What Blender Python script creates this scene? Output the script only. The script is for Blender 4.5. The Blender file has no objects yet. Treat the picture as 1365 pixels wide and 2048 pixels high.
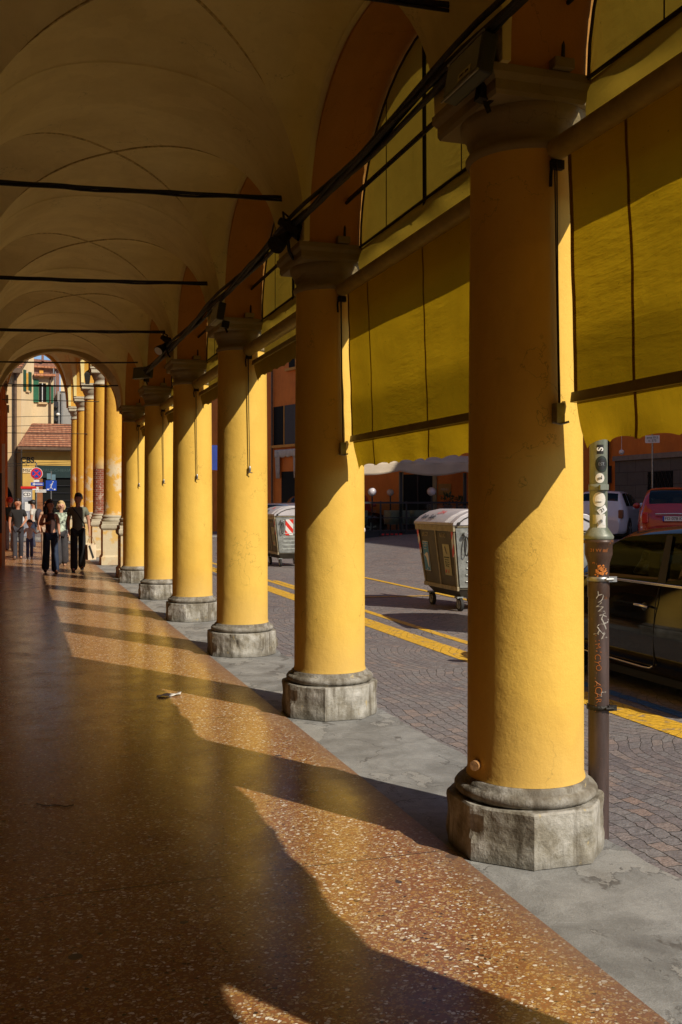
import bpy, bmesh, math, random
from mathutils import Vector, Matrix, Quaternion, noise
PI=math.pi; R=math.radians
random.seed(7)
scn=bpy.context.scene; COL=scn.collection
# ---------------------------------------------------------------- camera, sky, sun
cd=bpy.data.cameras.new('camera'); cam=bpy.data.objects.new('camera',cd); COL.objects.link(cam)
cam.location=(0,0,1.63); cam.rotation_euler=(R(90),0,-R(18.04)); cd.lens=35; cd.sensor_width=36
cd.shift_y=-0.00996; cd.clip_start=.05; cd.clip_end=2000; scn.camera=cam
EL=39.0; SX,SY=.515,-.857
SUN=Vector((SX*math.cos(R(EL)),SY*math.cos(R(EL)),math.sin(R(EL)))).normalized()
w=bpy.data.worlds.new('World'); scn.world=w; w.use_nodes=True
nt=w.node_tree; bg=nt.nodes['Background']; sky=nt.nodes.new('ShaderNodeTexSky'); sky.sky_type='NISHITA'
sky.sun_disc=False; sky.sun_elevation=R(EL); sky.sun_rotation=R(149); sky.air_density=.8; sky.dust_density=.2; sky.ozone_density=2.5
nt.links.new(sky.outputs[0],bg.inputs[0]); bg.inputs[1].default_value=.10
ld=bpy.data.lights.new('sun','SUN'); lo=bpy.data.objects.new('sun',ld); COL.objects.link(lo)
ld.energy=4.8; ld.angle=R(.5); ld.color=(1,.9,.74); lo.rotation_mode='QUATERNION'; lo.rotation_quaternion=SUN.to_track_quat('Z','Y')
scn.view_settings.view_transform='Standard'; scn.view_settings.look='None'; scn.view_settings.exposure=0.0; scn.view_settings.gamma=1
scn.view_settings.use_curve_mapping=False
scn.render.engine='CYCLES'; cy=scn.cycles; cy.max_bounces=9; cy.diffuse_bounces=5; cy.glossy_bounces=4; cy.transmission_bounces=6; cy.transparent_max_bounces=8
cy.use_denoising=True; cy.sample_clamp_indirect=8; cy.caustics_reflective=False; cy.caustics_refractive=False
# ---------------------------------------------------------------- node helpers
def newmat(name):
    m=bpy.data.materials.new(name); m.use_nodes=True; return m,m.node_tree,m.node_tree.nodes['Principled BSDF']
class NB:
    def __init__(s,nt): s.nt=nt
    def n(s,t,**k):
        nd=s.nt.nodes.new(t)
        for a,b in k.items(): setattr(nd,a,b)
        return nd
    def l(s,a,b): s.nt.links.new(a,b)
    def pos(s): return s.n('ShaderNodeNewGeometry').outputs['Position']
    def objc(s): return s.n('ShaderNodeTexCoord').outputs['Object']
    def mapp(s,v,scale=(1,1,1),loc=(0,0,0),rot=(0,0,0)):
        m=s.n('ShaderNodeMapping'); s.l(v,m.inputs[0]); m.inputs['Scale'].default_value=scale; m.inputs['Location'].default_value=loc; m.inputs['Rotation'].default_value=rot; return m.outputs[0]
    def noise(s,v,sc,det=4,rough=.55,dist=0):
        m=s.n('ShaderNodeTexNoise'); s.l(v,m.inputs['Vector']); m.inputs['Scale'].default_value=sc; m.inputs['Detail'].default_value=det; m.inputs['Roughness'].default_value=rough; m.inputs['Distortion'].default_value=dist; return m
    def ramp(s,f,stops,interp='LINEAR'):
        r=s.n('ShaderNodeValToRGB'); cr=r.color_ramp; cr.interpolation=interp
        while len(cr.elements)<len(stops): cr.elements.new(.5)
        for e,(p,c) in zip(cr.elements,stops):
            e.position=p; e.color=(*c,1) if len(c)==3 else c
        s.l(f,r.inputs[0]); return r.outputs[0]
    def mix(s,f,a,b,mode='MIX'):
        m=s.n('ShaderNodeMix',data_type='RGBA',blend_type=mode)
        for i,x in ((0,f),(6,a),(7,b)):
            if isinstance(x,(int,float)): m.inputs[i].default_value=x
            elif isinstance(x,tuple): m.inputs[i].default_value=(*x,1)
            else: s.l(x,m.inputs[i])
        return m.outputs[2]
    def math(s,op,a,b=0,c=None,clamp=False):
        m=s.n('ShaderNodeMath',operation=op); m.use_clamp=clamp
        for i,x in enumerate((a,b,c)):
            if x is None: continue
            if isinstance(x,(int,float)): m.inputs[i].default_value=x
            else: s.l(x,m.inputs[i])
        return m.outputs[0]
    def sep(s,v):
        m=s.n('ShaderNodeSeparateXYZ'); s.l(v,m.inputs[0]); return m.outputs
    def vadd(s,a,b):
        m=s.n('ShaderNodeVectorMath',operation='ADD'); s.l(a,m.inputs[0]); s.l(b,m.inputs[1]); return m.outputs[0]
    def vscale(s,a,f):
        m=s.n('ShaderNodeVectorMath',operation='SCALE'); s.l(a,m.inputs[0]); m.inputs['Scale'].default_value=f; return m.outputs[0]
    def bump(s,h,strength,dist,prev=None):
        b=s.n('ShaderNodeBump'); s.l(h,b.inputs['Height']); b.inputs['Strength'].default_value=strength; b.inputs['Distance'].default_value=dist
        if prev is not None: s.l(prev,b.inputs['Normal'])
        return b.outputs[0]
    def maprange(s,v,a,b,c=0,d=1):
        m=s.n('ShaderNodeMapRange'); s.l(v,m.inputs[0])
        for i,x in enumerate((a,b,c,d)): m.inputs[i+1].default_value=x
        return m.outputs[0]
MATS={}
def plain(name,c,rough=.6,metal=0,var=.12,vs=6,bump=0,bs=40,spec=.5,emit=None,world=True):
    if name in MATS: return MATS[name]
    m,t,p=newmat(name); b=NB(t); v=b.pos() if world else b.objc()
    n=b.noise(v,vs,5,.6)
    dk=tuple(x*(1-var*1.6) for x in c); lt=tuple(min(1,x*(1+var)) for x in c)
    b.l(b.ramp(n.outputs[0],[(.3,dk),(.7,lt)]),p.inputs['Base Color'])
    p.inputs['Roughness'].default_value=rough; p.inputs['Metallic'].default_value=metal; p.inputs['Specular IOR Level'].default_value=spec
    if bump:
        n2=b.noise(v,bs,4,.6); b.l(b.bump(n2.outputs[0],bump,.02),p.inputs['Normal'])
    if emit: p.inputs['Emission Color'].default_value=(*emit[0],1); p.inputs['Emission Strength'].default_value=emit[1]
    MATS[name]=m; return m
def plaster(name,c,c2=None,stain=None,bump=.35,rough=.75,wear=None,brick=False):
    m,t,p=newmat(name); b=NB(t); v=b.pos()
    c2=c2 or tuple(x*.86 for x in c)
    big=b.noise(v,1.3,5,.6); col=b.ramp(big.outputs[0],[(.34,c2),(.62,c)])
    st=b.noise(b.mapp(v,(5,5,.9)),1.5,6,.65); col=b.mix(b.ramp(st.outputs[0],[(.5,(0,0,0)),(.75,(.28,.28,.28))]),col,tuple(x*.72 for x in c))
    spk=b.noise(v,34,3,.6); col=b.mix(b.ramp(spk.outputs[0],[(.68,(0,0,0)),(.76,(.25,.25,.25))]),col,tuple(x*.6 for x in c))
    z=b.sep(v)[2]
    pt=b.noise(b.mapp(v,(1.6,1.6,.8),loc=(7,3,1)),1.7,3,.45); col=b.mix(b.ramp(pt.outputs[0],[(.55,(0,0,0)),(.57,(.22,.22,.22))]),col,tuple(min(1,x*1.12) for x in c))
    sc_=b.noise(b.mapp(v,(7,7,26)),1.0,5,.7); col=b.mix(b.ramp(sc_.outputs[0],[(.66,(0,0,0)),(.70,(.4,.4,.4))]),col,tuple(x*.62 for x in c))
    ck=b.n('ShaderNodeTexVoronoi',feature='DISTANCE_TO_EDGE'); b.l(b.vadd(b.mapp(v,(1.2,1.2,.55)),b.vscale(b.noise(v,4,5,.6).outputs['Color'],.5)),ck.inputs['Vector']); ck.inputs['Scale'].default_value=1.6
    ckm=b.math('MULTIPLY',b.math('LESS_THAN',ck.outputs['Distance'],.004),b.ramp(b.noise(v,1.7,2,.5).outputs[0],[(.5,(0,0,0)),(.58,(.55,.55,.55))])); col=b.mix(ckm,col,tuple(x*.45 for x in c))
    if stain:   # grime rising from the foot
        lo_,hi_,sc,amt=stain; zz=b.math('ADD',z,b.math('MULTIPLY',b.noise(v,3,5,.65).outputs[0],-.5))
        f=b.maprange(zz,hi_-.25,lo_-.25,0,amt); col=b.mix(f,col,sc)
    if wear:    # flaked patches of old plaster in bands
        z0,z1,wc=wear; wn=b.noise(b.mapp(v,(1.3,1.3,1.6)),1.6,6,.6)
        zm=b.math('MULTIPLY',b.maprange(z,z0-.3,z0+.1),b.maprange(z,z1+.4,z1-.1))
        col=b.mix(b.math('MULTIPLY',b.ramp(wn.outputs[0],[(.5,(0,0,0)),(.56,(1,1,1))]),zm),col,wc)
    b.l(col,p.inputs['Base Color']); p.inputs['Roughness'].default_value=rough; p.inputs['Specular IOR Level'].default_value=.25
    h1=b.noise(v,9,4,.55); h2=b.noise(v,85,4,.7)
    n1=b.bump(h1.outputs[0],bump*.6,.03); n2=b.bump(h2.outputs[0],bump,.006,n1); b.l(n2,p.inputs['Normal'])
    MATS[name]=m; return m
M_col=plaster('yellow_plaster',(.83,.53,.10),(.77,.47,.08),stain=(.36,.75,(.55,.36,.12),.45),bump=.3)
M_col2=plaster('weathered_yellow_plaster',(.74,.42,.06),(.66,.34,.06),wear=(1.3,2.6,(.72,.58,.36)),bump=.5)
M_ped2=plaster('peeling_yellow_plaster',(.68,.42,.10),(.62,.44,.2),stain=(0,.7,(.55,.45,.33),.8),wear=(-.5,1.2,(.62,.52,.34)),bump=.5)
M_vault=plaster('vault_plaster',(.86,.75,.35),(.74,.62,.27),bump=.3)
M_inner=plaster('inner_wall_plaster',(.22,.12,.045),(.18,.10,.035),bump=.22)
M_orange=plaster('orange_plaster',(.56,.27,.055),(.50,.23,.045),bump=.3)
M_orange2=plaster('deep_orange_plaster',(.66,.20,.03),(.56,.16,.025),bump=.3)
M_cream=plaster('cream_plaster',(.66,.47,.26),(.62,.43,.22),bump=.2)
M_cream2=plaster('pale_cream_plaster',(.72,.56,.34),(.68,.52,.3),bump=.2)
M_shop=plaster('ochre_plaster',(.62,.40,.10),(.56,.34,.08),bump=.2)
M_grey=plaster('grey_render',(.33,.32,.3),(.28,.27,.26),bump=.2)
def m_brick(name,c1,c2,mort,sc=4.0,axis='XZ',w=.5,h=.25,wt=.02,white=0):
    m,t,p=newmat(name); b=NB(t); v=b.pos(); s=b.sep(v); cmb=b.n('ShaderNodeCombineXYZ')
    if axis=='XZ': b.l(b.math('ADD',s[0],b.math('MULTIPLY',s[1],.7)),cmb.inputs[0]); b.l(s[2],cmb.inputs[1])
    elif axis=='YZ': b.l(s[1],cmb.inputs[0]); b.l(s[2],cmb.inputs[1])
    br=b.n('ShaderNodeTexBrick'); b.l(cmb.outputs[0],br.inputs['Vector']); br.inputs['Scale'].default_value=sc
    br.inputs['Color1'].default_value=(*c1,1); br.inputs['Color2'].default_value=(*c2,1); br.inputs['Mortar'].default_value=(*mort,1)
    br.inputs['Mortar Size'].default_value=wt; br.inputs['Brick Width'].default_value=w; br.inputs['Row Height'].default_value=h; br.inputs['Mortar Smooth'].default_value=.3
    n=b.noise(v,5,5,.6); col=b.mix(b.ramp(n.outputs[0],[(.4,(0,0,0)),(.8,(.5,.5,.5))]),br.outputs[0],tuple(x*.5 for x in c1))
    if white: col=b.mix(b.ramp(b.noise(v,4,5,.7).outputs[0],[(.56,(0,0,0)),(.62,(white,)*3)]),col,(.7,.62,.5))
    b.l(col,p.inputs['Base Color']); p.inputs['Roughness'].default_value=.85
    b.l(b.bump(br.outputs['Fac'],.6,.01),p.inputs['Normal']); br_inv=1
    MATS[name]=m; return m
M_brickcol=m_brick('worn_red_brick',(.33,.09,.045),(.27,.07,.035),(.55,.42,.32),4.0,'XZ',.5,.25,.018,white=.5)
M_brick=m_brick('old_brick_wall',(.30,.13,.09),(.24,.10,.07),(.32,.24,.2),3.2,'XZ')
M_ashlar=m_brick('grey_ashlar',(.115,.105,.095),(.095,.088,.08),(.045,.04,.036),1.0,'YZ',.95,.44,.012)
def m_roof():
    m,t,p=newmat('terracotta_tiles'); b=NB(t); v=b.pos(); s=b.sep(v)
    wv=b.math('SINE',b.math('MULTIPLY',b.math('ADD',s[1],s[2]),2*PI/.36)); wx=b.math('SINE',b.math('MULTIPLY',s[0],2*PI/.22))
    n=b.noise(b.mapp(v,(5,2.5,2.5)),1.2,4,.7)
    col=b.ramp(n.outputs[0],[(.32,(.28,.1,.05)),(.5,(.48,.19,.09)),(.7,(.62,.33,.18))]); col=b.mix(b.ramp(wv,[(.0,(.85,)*3),(.25,(0,)*3)]),col,(.10,.04,.025))
    b.l(col,p.inputs['Base Color']); p.inputs['Roughness'].default_value=.9
    b.l(b.bump(b.math('ADD',b.math('MULTIPLY',wv,1.5),b.math('MULTIPLY',wx,.4)),.6,.04),p.inputs['Normal']); MATS['roof']=m; return m
M_roof=m_roof()
def m_terrazzo():
    m,t,p=newmat('polished_terrazzo'); b=NB(t); v=b.pos()
    wn=b.noise(v,60,2,.5); v2=b.vadd(v,b.vscale(wn.outputs['Color'],.007))
    v3=b.mapp(v2,(1,1.25,1),rot=(0,0,.5))
    vo=b.n('ShaderNodeTexVoronoi',feature='F1'); b.l(v3,vo.inputs['Vector']); vo.inputs['Scale'].default_value=64; vo.inputs['Randomness'].default_value=1
    ve=b.n('ShaderNodeTexVoronoi',feature='DISTANCE_TO_EDGE'); b.l(v3,ve.inputs['Vector']); ve.inputs['Scale'].default_value=64
    rnd=b.sep(vo.outputs['Color'])
    pal=b.ramp(rnd[0],[(0,(.36,.14,.045)),(.2,(.46,.24,.06)),(.36,(.24,.08,.03)),(.5,(.52,.30,.09)),(.62,(.30,.11,.04)),(.70,(.50,.32,.15)),(.80,(.72,.58,.40)),(.885,(.92,.87,.74)),(.965,(.03,.025,.02))],'CONSTANT')
    edge=b.math('ADD',.06,b.math('MULTIPLY',rnd[1],.16))
    mask=b.math('GREATER_THAN',ve.outputs['Distance'],edge)
    col=b.mix(mask,(.26,.115,.045),pal)
    sm=b.n('ShaderNodeTexVoronoi',feature='F1'); b.l(b.mapp(v2,(1,1,1),loc=(3,1,0)),sm.inputs['Vector']); sm.inputs['Scale'].default_value=150
    sr=b.sep(sm.outputs['Color']); col=b.mix(b.math('MULTIPLY',b.math('GREATER_THAN',sr[0],.86),b.math('SUBTRACT',1,mask)),col,(.55,.4,.2))
    bk=b.n('ShaderNodeTexVoronoi',feature='F1'); b.l(v2,bk.inputs['Vector']); bk.inputs['Scale'].default_value=4.2
    br_=b.sep(bk.outputs['Color']); col=b.mix(b.math('LESS_THAN',bk.outputs['Distance'],b.math('MULTIPLY',br_[0],.13)),col,(.055,.05,.045))
    s=b.sep(v)
    gn=b.noise(v,1.1,5,.6); col=b.mix(b.ramp(gn.outputs[0],[(.35,(.22,)*3),(.65,(0,)*3)]),col,(.2,.11,.05))
    # dirty worn margin along the street side
    e=b.maprange(b.math('ADD',s[0],b.math('MULTIPLY',b.noise(v,4,4,.6).outputs[0],.16)),1.80,2.03,0,.75); col=b.mix(e,col,(.20,.12,.085))
    # joints
    jy=b.math('ABSOLUTE',b.math('SUBTRACT',b.math('FRACT',b.math('ADD',b.math('DIVIDE',b.math('SUBTRACT',s[1],1.12),3.157),.5)),.5))
    j=b.math('LESS_THAN',b.math('ABSOLUTE',jy),.0015); col=b.mix(b.math('MULTIPLY',j,.9),col,(.05,.03,.02))
    b.l(col,p.inputs['Base Color'])
    rn=b.noise(v,2.2,5,.65); ro=b.ramp(rn.outputs[0],[(.3,(.17,)*3),(.7,(.30,)*3)]); ro=b.math('ADD',ro,b.math('MULTIPLY',e,.4)); b.l(ro,p.inputs['Roughness'])
    p.inputs['Specular IOR Level'].default_value=.55
    h=b.noise(v,5,3,.5); h2=b.noise(v,45,3,.6)
    b.l(b.bump(h2.outputs[0],.1,.003,b.bump(h.outputs[0],.08,.02)),p.inputs['Normal']); return m
M_terr=m_terrazzo()
def m_concrete():
    m,t,p=newmat('stained_concrete'); b=NB(t); v=b.pos(); wn=b.noise(v,2.2,5,.6); v2=b.vadd(v,b.vscale(wn.outputs['Color'],.35))
    n=b.noise(v2,2.6,7,.65); col=b.ramp(n.outputs[0],[(.3,(.15,.148,.142)),(.46,(.235,.235,.225)),(.56,(.30,.30,.29)),(.7,(.40,.40,.385))])
    st=b.noise(b.mapp(v2,(1.4,.8,1),loc=(5,2,0)),2.2,6,.6); col=b.mix(b.ramp(st.outputs[0],[(.60,(0,)*3),(.64,(.75,)*3),(.72,(.5,)*3)]),col,(.08,.07,.06))
    cr=b.n('ShaderNodeTexVoronoi',feature='DISTANCE_TO_EDGE'); b.l(v2,cr.inputs['Vector']); cr.inputs['Scale'].default_value=1.3
    cm=b.math('MULTIPLY',b.math('MULTIPLY',b.math('LESS_THAN',cr.outputs['Distance'],.0035),b.math('GREATER_THAN',b.noise(v,1.1,3,.5).outputs[0],.5)),.6); col=b.mix(cm,col,(.05,.045,.04))
    p1=b.noise(b.mapp(v2,(1.2,.6,1),loc=(2,9,0)),1.9,7,.62); col=b.mix(b.ramp(p1.outputs[0],[(.545,(0,)*3),(.552,(.55,)*3),(.7,(.35,)*3)]),col,(.42,.41,.38))
    rim_=b.ramp(p1.outputs[0],[(.535,(0,)*3),(.545,(.7,)*3),(.555,(0,)*3)]); col=b.mix(rim_,col,(.07,.065,.06))
    bl_=b.noise(b.mapp(v,(6,3,1)),1.6,5,.7); col=b.mix(b.ramp(bl_.outputs[0],[(.66,(0,)*3),(.69,(.8,)*3)]),col,(.06,.055,.05))
    fs=b.noise(v,180,3,.7); col=b.mix(b.ramp(fs.outputs[0],[(.4,(.35,)*3),(.6,(0,)*3)]),col,(.12,.11,.1))
    b.l(col,p.inputs['Base Color']); p.inputs['Roughness'].default_value=.72
    h=b.math('ADD',b.math('MULTIPLY',n.outputs[0],1.0),b.math('MULTIPLY',cm,-.6)); b.l(b.bump(fs.outputs[0],.35,.003,b.bump(h,.5,.03)),p.inputs['Normal']); return m
M_conc=m_concrete()
def sett_nodes(b,v):
    # porphyry setts: courses parallel to the arcade near the edge strip, breaking into fans further out
    s=b.sep(v); wx=b.noise(b.mapp(v,(.5,.5,0)),1,3,.5); wv=b.math('MULTIPLY',b.math('SUBTRACT',wx.outputs[0],.5),1.0)
    k=b.maprange(s[0],3.2,4.4,.12,1)
    arc=b.math('MULTIPLY',b.math('MULTIPLY',b.math('ABSOLUTE',b.math('SINE',b.math('MULTIPLY',s[1],PI/1.5))),.42),k)
    xx=b.math('ADD',b.math('ADD',s[0],arc),b.math('MULTIPLY',wv,k)); yy=b.math('ADD',s[1],b.math('MULTIPLY',wv,.4))
    cmb=b.n('ShaderNodeCombineXYZ'); b.l(yy,cmb.inputs[0]); b.l(xx,cmb.inputs[1])
    jit=b.noise(v,11,2,.5); vv=b.vadd(cmb.outputs[0],b.vscale(jit.outputs['Color'],.055))
    br=b.n('ShaderNodeTexBrick'); b.l(vv,br.inputs['Vector']); br.inputs['Scale'].default_value=4.0; br.inputs['Mortar Size'].default_value=.017; br.inputs['Mortar Smooth'].default_value=.8
    br.inputs['Brick Width'].default_value=.50; br.inputs['Row Height'].default_value=.38; br.inputs['Bias'].default_value=0
    br.inputs['Color1'].default_value=(0,0,0,1); br.inputs['Color2'].default_value=(1,1,1,1); br.inputs['Mortar'].default_value=(.5,.5,.5,1)
    return br
def m_setts(name,paint=None,wearamt=.5):
    m,t,p=newmat(name); b=NB(t); v=b.pos(); br=sett_nodes(b,v)
    big=b.noise(v,.7,4,.6); fine=b.noise(v,70,4,.7)
    stone=b.ramp(br.outputs[0],[(0,(.17,.15,.155)),(.3,(.245,.205,.20)),(.5,(.20,.18,.185)),(.75,(.24,.225,.225)),(1,(.32,.235,.20))])
    stone=b.mix(b.ramp(big.outputs[0],[(.4,(0,)*3),(.65,(.45,)*3)]),stone,(.30,.28,.27))
    stone=b.mix(b.ramp(fine.outputs[0],[(.35,(.5,)*3),(.6,(0,)*3)]),stone,(.06,.05,.05))
    if paint:
        wn=b.noise(v,8,6,.7); stone=b.mix(b.ramp(wn.outputs[0],[(wearamt-.12,(0,)*3),(wearamt-.02,(1,)*3)]),stone,paint)
    col=b.mix(br.outputs['Fac'],stone,(.075,.066,.056) if not paint else tuple(x*.5 for x in paint))
    b.l(col,p.inputs['Base Color']); p.inputs['Roughness'].default_value=.6
    h=b.math('ADD',b.math('MULTIPLY',br.outputs['Fac'],-1),b.math('MULTIPLY',b.noise(v,22,3,.6).outputs[0],.9))
    b.l(b.bump(fine.outputs[0],.3,.004,b.bump(h,.9,.016)),p.inputs['Normal']); return m
M_setts=m_setts('porphyry_setts'); M_ypaint=m_setts('worn_yellow_road_paint',(.72,.42,.03),.46); M_bpaint=m_setts('worn_blue_road_paint',(.03,.12,.32),.46)
def m_canvas(name,c,tr,mixf,seam=True,dark_below=None):
    m,t,p=newmat(name); b=NB(t); t.nodes.remove(p); out=t.nodes['Material Output']; v=b.pos()
    n=b.noise(b.mapp(v,(1,1.4,1.0)),1.6,4,.5); f=b.ramp(n.outputs[0],[(.3,(.88,)*3),(.7,(1.06,)*3)])
    cc=b.mix(1.0,c,f,'MULTIPLY'); ct=b.mix(1.0,tr,f,'MULTIPLY')
    sp=b.noise(v,45,2,.5); spm=b.ramp(sp.outputs[0],[(.74,(0,)*3),(.77,(.6,)*3)]); cc=b.mix(spm,cc,(.05,.04,.01)); ct=b.mix(spm,ct,(.03,.02,.0))
    if dark_below:  # fabric darker from this height down to the bottom bar
        z=b.math('ADD',b.sep(v)[2],b.math('MULTIPLY',b.noise(v,1.5,4,.5).outputs[0],.12)); zf=b.math('MULTIPLY',b.maprange(z,dark_below+.1,dark_below-.02),b.math('GREATER_THAN',b.sep(v)[2],2.1)); ct=b.mix(b.math('MULTIPLY',zf,.75),ct,tuple(x*.42 for x in tr)); cc=b.mix(b.math('MULTIPLY',zf,.5),cc,tuple(x*.5 for x in c))
    d=b.n('ShaderNodeBsdfDiffuse'); tl=b.n('ShaderNodeBsdfTranslucent'); b.l(cc,d.inputs[0]); b.l(ct,tl.inputs[0])
    wv=b.noise(v,900,1,.5); cr=b.noise(b.mapp(v,(1,1.2,2.2)),3,4,.5); nn=b.bump(cr.outputs[0],.25,.03)
    k1=b.noise(b.mapp(v,(1,1.1,5.5),rot=(.62,0,0)),1.3,5,.55); m1=b.ramp(b.noise(b.mapp(v,(1,1,1),loc=(0,4,2)),1.1,2,.5).outputs[0],[(.45,(0,)*3),(.62,(1,)*3)])
    rg_=b.math('MULTIPLY',b.math('ABSOLUTE',b.math('SUBTRACT',k1.outputs[0],.5)),m1); nn=b.bump(rg_,.55,.05,nn)
    k2=b.noise(b.mapp(v,(1,2.2,1.0),rot=(-.25,0,0)),1.8,5,.6); nn=b.bump(k2.outputs[0],.3,.03,nn); b.l(nn,d.inputs['Normal']); b.l(nn,tl.inputs['Normal'])
    mx=b.n('ShaderNodeMixShader'); mx.inputs[0].default_value=mixf; b.l(d.outputs[0],mx.inputs[1]); b.l(tl.outputs[0],mx.inputs[2]); b.l(mx.outputs[0],out.inputs[0]); MATS[name]=m; return m
M_blind=m_canvas('mustard_canvas',(.48,.31,.02),(.47,.285,.008),.5,dark_below=2.42)
M_canv2=m_canvas('old_mustard_canvas',(.42,.29,.045),(.26,.17,.018),.44)
M_seam=m_canvas('canvas_seam',(.34,.21,.015),(.19,.10,.004),.5)
M_awn=m_canvas('cream_canvas',(.78,.68,.54),(.5,.4,.28),.35)
def m_base():
    m,t,p=newmat('weathered_base_stone'); b=NB(t); v=b.pos(); z=b.sep(v)[2]
    n=b.noise(v,5,7,.7); col=b.ramp(n.outputs[0],[(.3,(.12,.10,.07)),(.43,(.27,.245,.19)),(.55,(.42,.40,.35)),(.7,(.60,.58,.53))])
    st=b.noise(b.mapp(v,(9,9,1.1)),1.4,6,.65); col=b.mix(b.ramp(st.outputs[0],[(.48,(0,)*3),(.62,(.8,)*3)]),col,(.11,.09,.06))
    tp=b.maprange(b.math('ADD',z,b.math('MULTIPLY',n.outputs[0],.06)),.265,.30,0,.8); col=b.mix(b.math('MULTIPLY',tp,b.ramp(b.noise(v,9,5,.65).outputs[0],[(.35,(1,)*3),(.62,(.25,)*3)])),col,(.12,.10,.075))
    yl=b.noise(v,14,4,.6); col=b.mix(b.ramp(yl.outputs[0],[(.66,(0,)*3),(.7,(.6,)*3)]),col,(.55,.42,.18))
    gr=b.maprange(z,.06,0,0,.6); col=b.mix(gr,col,(.12,.11,.09))
    b.l(col,p.inputs['Base Color']); p.inputs['Roughness'].default_value=.8
    b.l(b.bump(b.noise(v,90,4,.7).outputs[0],.4,.004,b.bump(n.outputs[0],.7,.03)),p.inputs['Normal']); return m
M_base=m_base()
M_cap=plaster('capital_stone',(.36,.29,.15),(.26,.2,.1),bump=.4)
M_cap2=plaster('pale_capital_stone',(.55,.5,.38),(.4,.35,.24),bump=.4)
M_iron=plain('black_iron',(.018,.015,.012),.55,.3,.3,30,.3,60)
M_cable=plain('dusty_black_cable',(.022,.02,.017),.6,0,.3,20,.4,80)
M_roller=plain('painted_roller_tube',(.42,.31,.08),.5,0,.15,8)
M_bar=plain('painted_bottom_bar',(.30,.22,.05),.4,.1,.15,8)
M_cord=plain('dark_cord',(.05,.035,.02),.8)
M_steel=plain('dull_steel',(.35,.35,.34),.4,.8,.2,20)
M_galv=plain('galvanised_steel',(.36,.38,.36),.45,.65,.22,9,.15,30)
M_galvd=plain('dull_bin_panel',(.115,.10,.07),.6,.3,.2,5,.1,30)
M_rim=plain('worn_bin_frame',(.36,.31,.2),.55,.3,.2,9)
M_lid=plain('scuffed_lid',(.52,.50,.52),.5,.3,.12,5,.1,12)
M_rubber=plain('black_rubber',(.02,.02,.02),.75)
M_white=plain('white_paint',(.75,.75,.74),.5,0,.05)
M_black=plain('black_paint',(.012,.012,.012),.5)
M_blue=plain('sign_blue',(.008,.06,.42),.4,0,.05)
M_red=plain('sign_red',(.62,.02,.02),.4,0,.05)
M_stblue=plain('sticker_blue',(.03,.25,.55),.5,0,.1)
M_stcream=plain('sticker_cream',(.5,.47,.27),.6,0,.15,20)
M_chrome=plain('chrome',(.75,.72,.68),.12,1,.03)
M_green=plain('shutter_green',(.012,.12,.055),.6,0,.15,3)
M_greend=plain('dark_shutter_green',(.02,.07,.035),.6)
M_dark=plain('dark_interior',(.006,.006,.0055),.8,spec=.2)
M_shutd=plain('dark_shutter',(.035,.03,.035),.7)
M_teal=plain('teal_fascia',(.005,.025,.025),.5)
M_gutter=plain('copper_gutter',(.14,.085,.05),.6,.2,.2,6)
M_wood=plain('orange_door_wood',(.28,.10,.03),.6,0,.2,3)
M_dwood=plain('dark_notice_wood',(.05,.03,.02),.5,0,.2,3)
M_frame=plain('anthracite_frame',(.03,.03,.035),.45,.3)
M_globe=plain('opal_globe',(.62,.6,.66),.25,0,.03)
M_leaf=plain('dark_leaf',(.03,.06,.02),.6,0,.4,30)
M_pot=plain('terracotta_pot',(.3,.12,.06),.8)
M_orgraf=plain('orange_marker',(.42,.14,.03),.6)
M_whgraf=plain('white_scratch',(.36,.34,.31),.6)
M_paper=plain('paper',(.72,.7,.65),.7)
M_cork=plain('cork',(.42,.22,.08),.9,0,.3,60,.5,150)
M_redcar=plain('red_car_paint',(.38,.008,.01),.3,0,.05); M_whcar=plain('white_car_paint',(.75,.76,.84),.3,0,.03)
M_blkcar=plain('black_car_paint',(.006,.006,.007),.05,0,.02,spec=.45); M_gcar=plain('grey_car_paint',(.12,.14,.2),.25,.2,.05)
for mm in (M_redcar,M_whcar,M_gcar): mm.node_tree.nodes['Principled BSDF'].inputs['Coat Weight'].default_value=1; mm.node_tree.nodes['Principled BSDF'].inputs['Coat Roughness'].default_value=.03
M_tail=plain('tail_lamp_red',(.6,.03,.02),.2); M_amber=plain('tail_lamp_amber',(.25,.1,.05),.2)
def m_glass(name,tint,a,refl=.5):
    m,t,p=newmat(name); b=NB(t); t.nodes.remove(p); out=t.nodes['Material Output']
    tr=b.n('ShaderNodeBsdfTransparent'); tr.inputs[0].default_value=(*tint,1); g=b.n('ShaderNodeBsdfGlossy'); g.inputs['Roughness'].default_value=.03; g.inputs[0].default_value=(.9,.95,.95,1)
    fr=b.n('ShaderNodeFresnel'); fr.inputs[0].default_value=a; mx=b.n('ShaderNodeMixShader'); b.l(fr.outputs[0],mx.inputs[0]); b.l(tr.outputs[0],mx.inputs[1]); b.l(g.outputs[0],mx.inputs[2]); b.l(mx.outputs[0],out.inputs[0]); return m
M_cglass=m_glass('tinted_car_glass',(.50,.58,.56),1.42); M_pglass=m_glass('clear_panel_glass',(.75,.8,.78),1.5); M_wglass=plain('window_glass',(.02,.03,.035),.06,0,.02,spec=.9)
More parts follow.
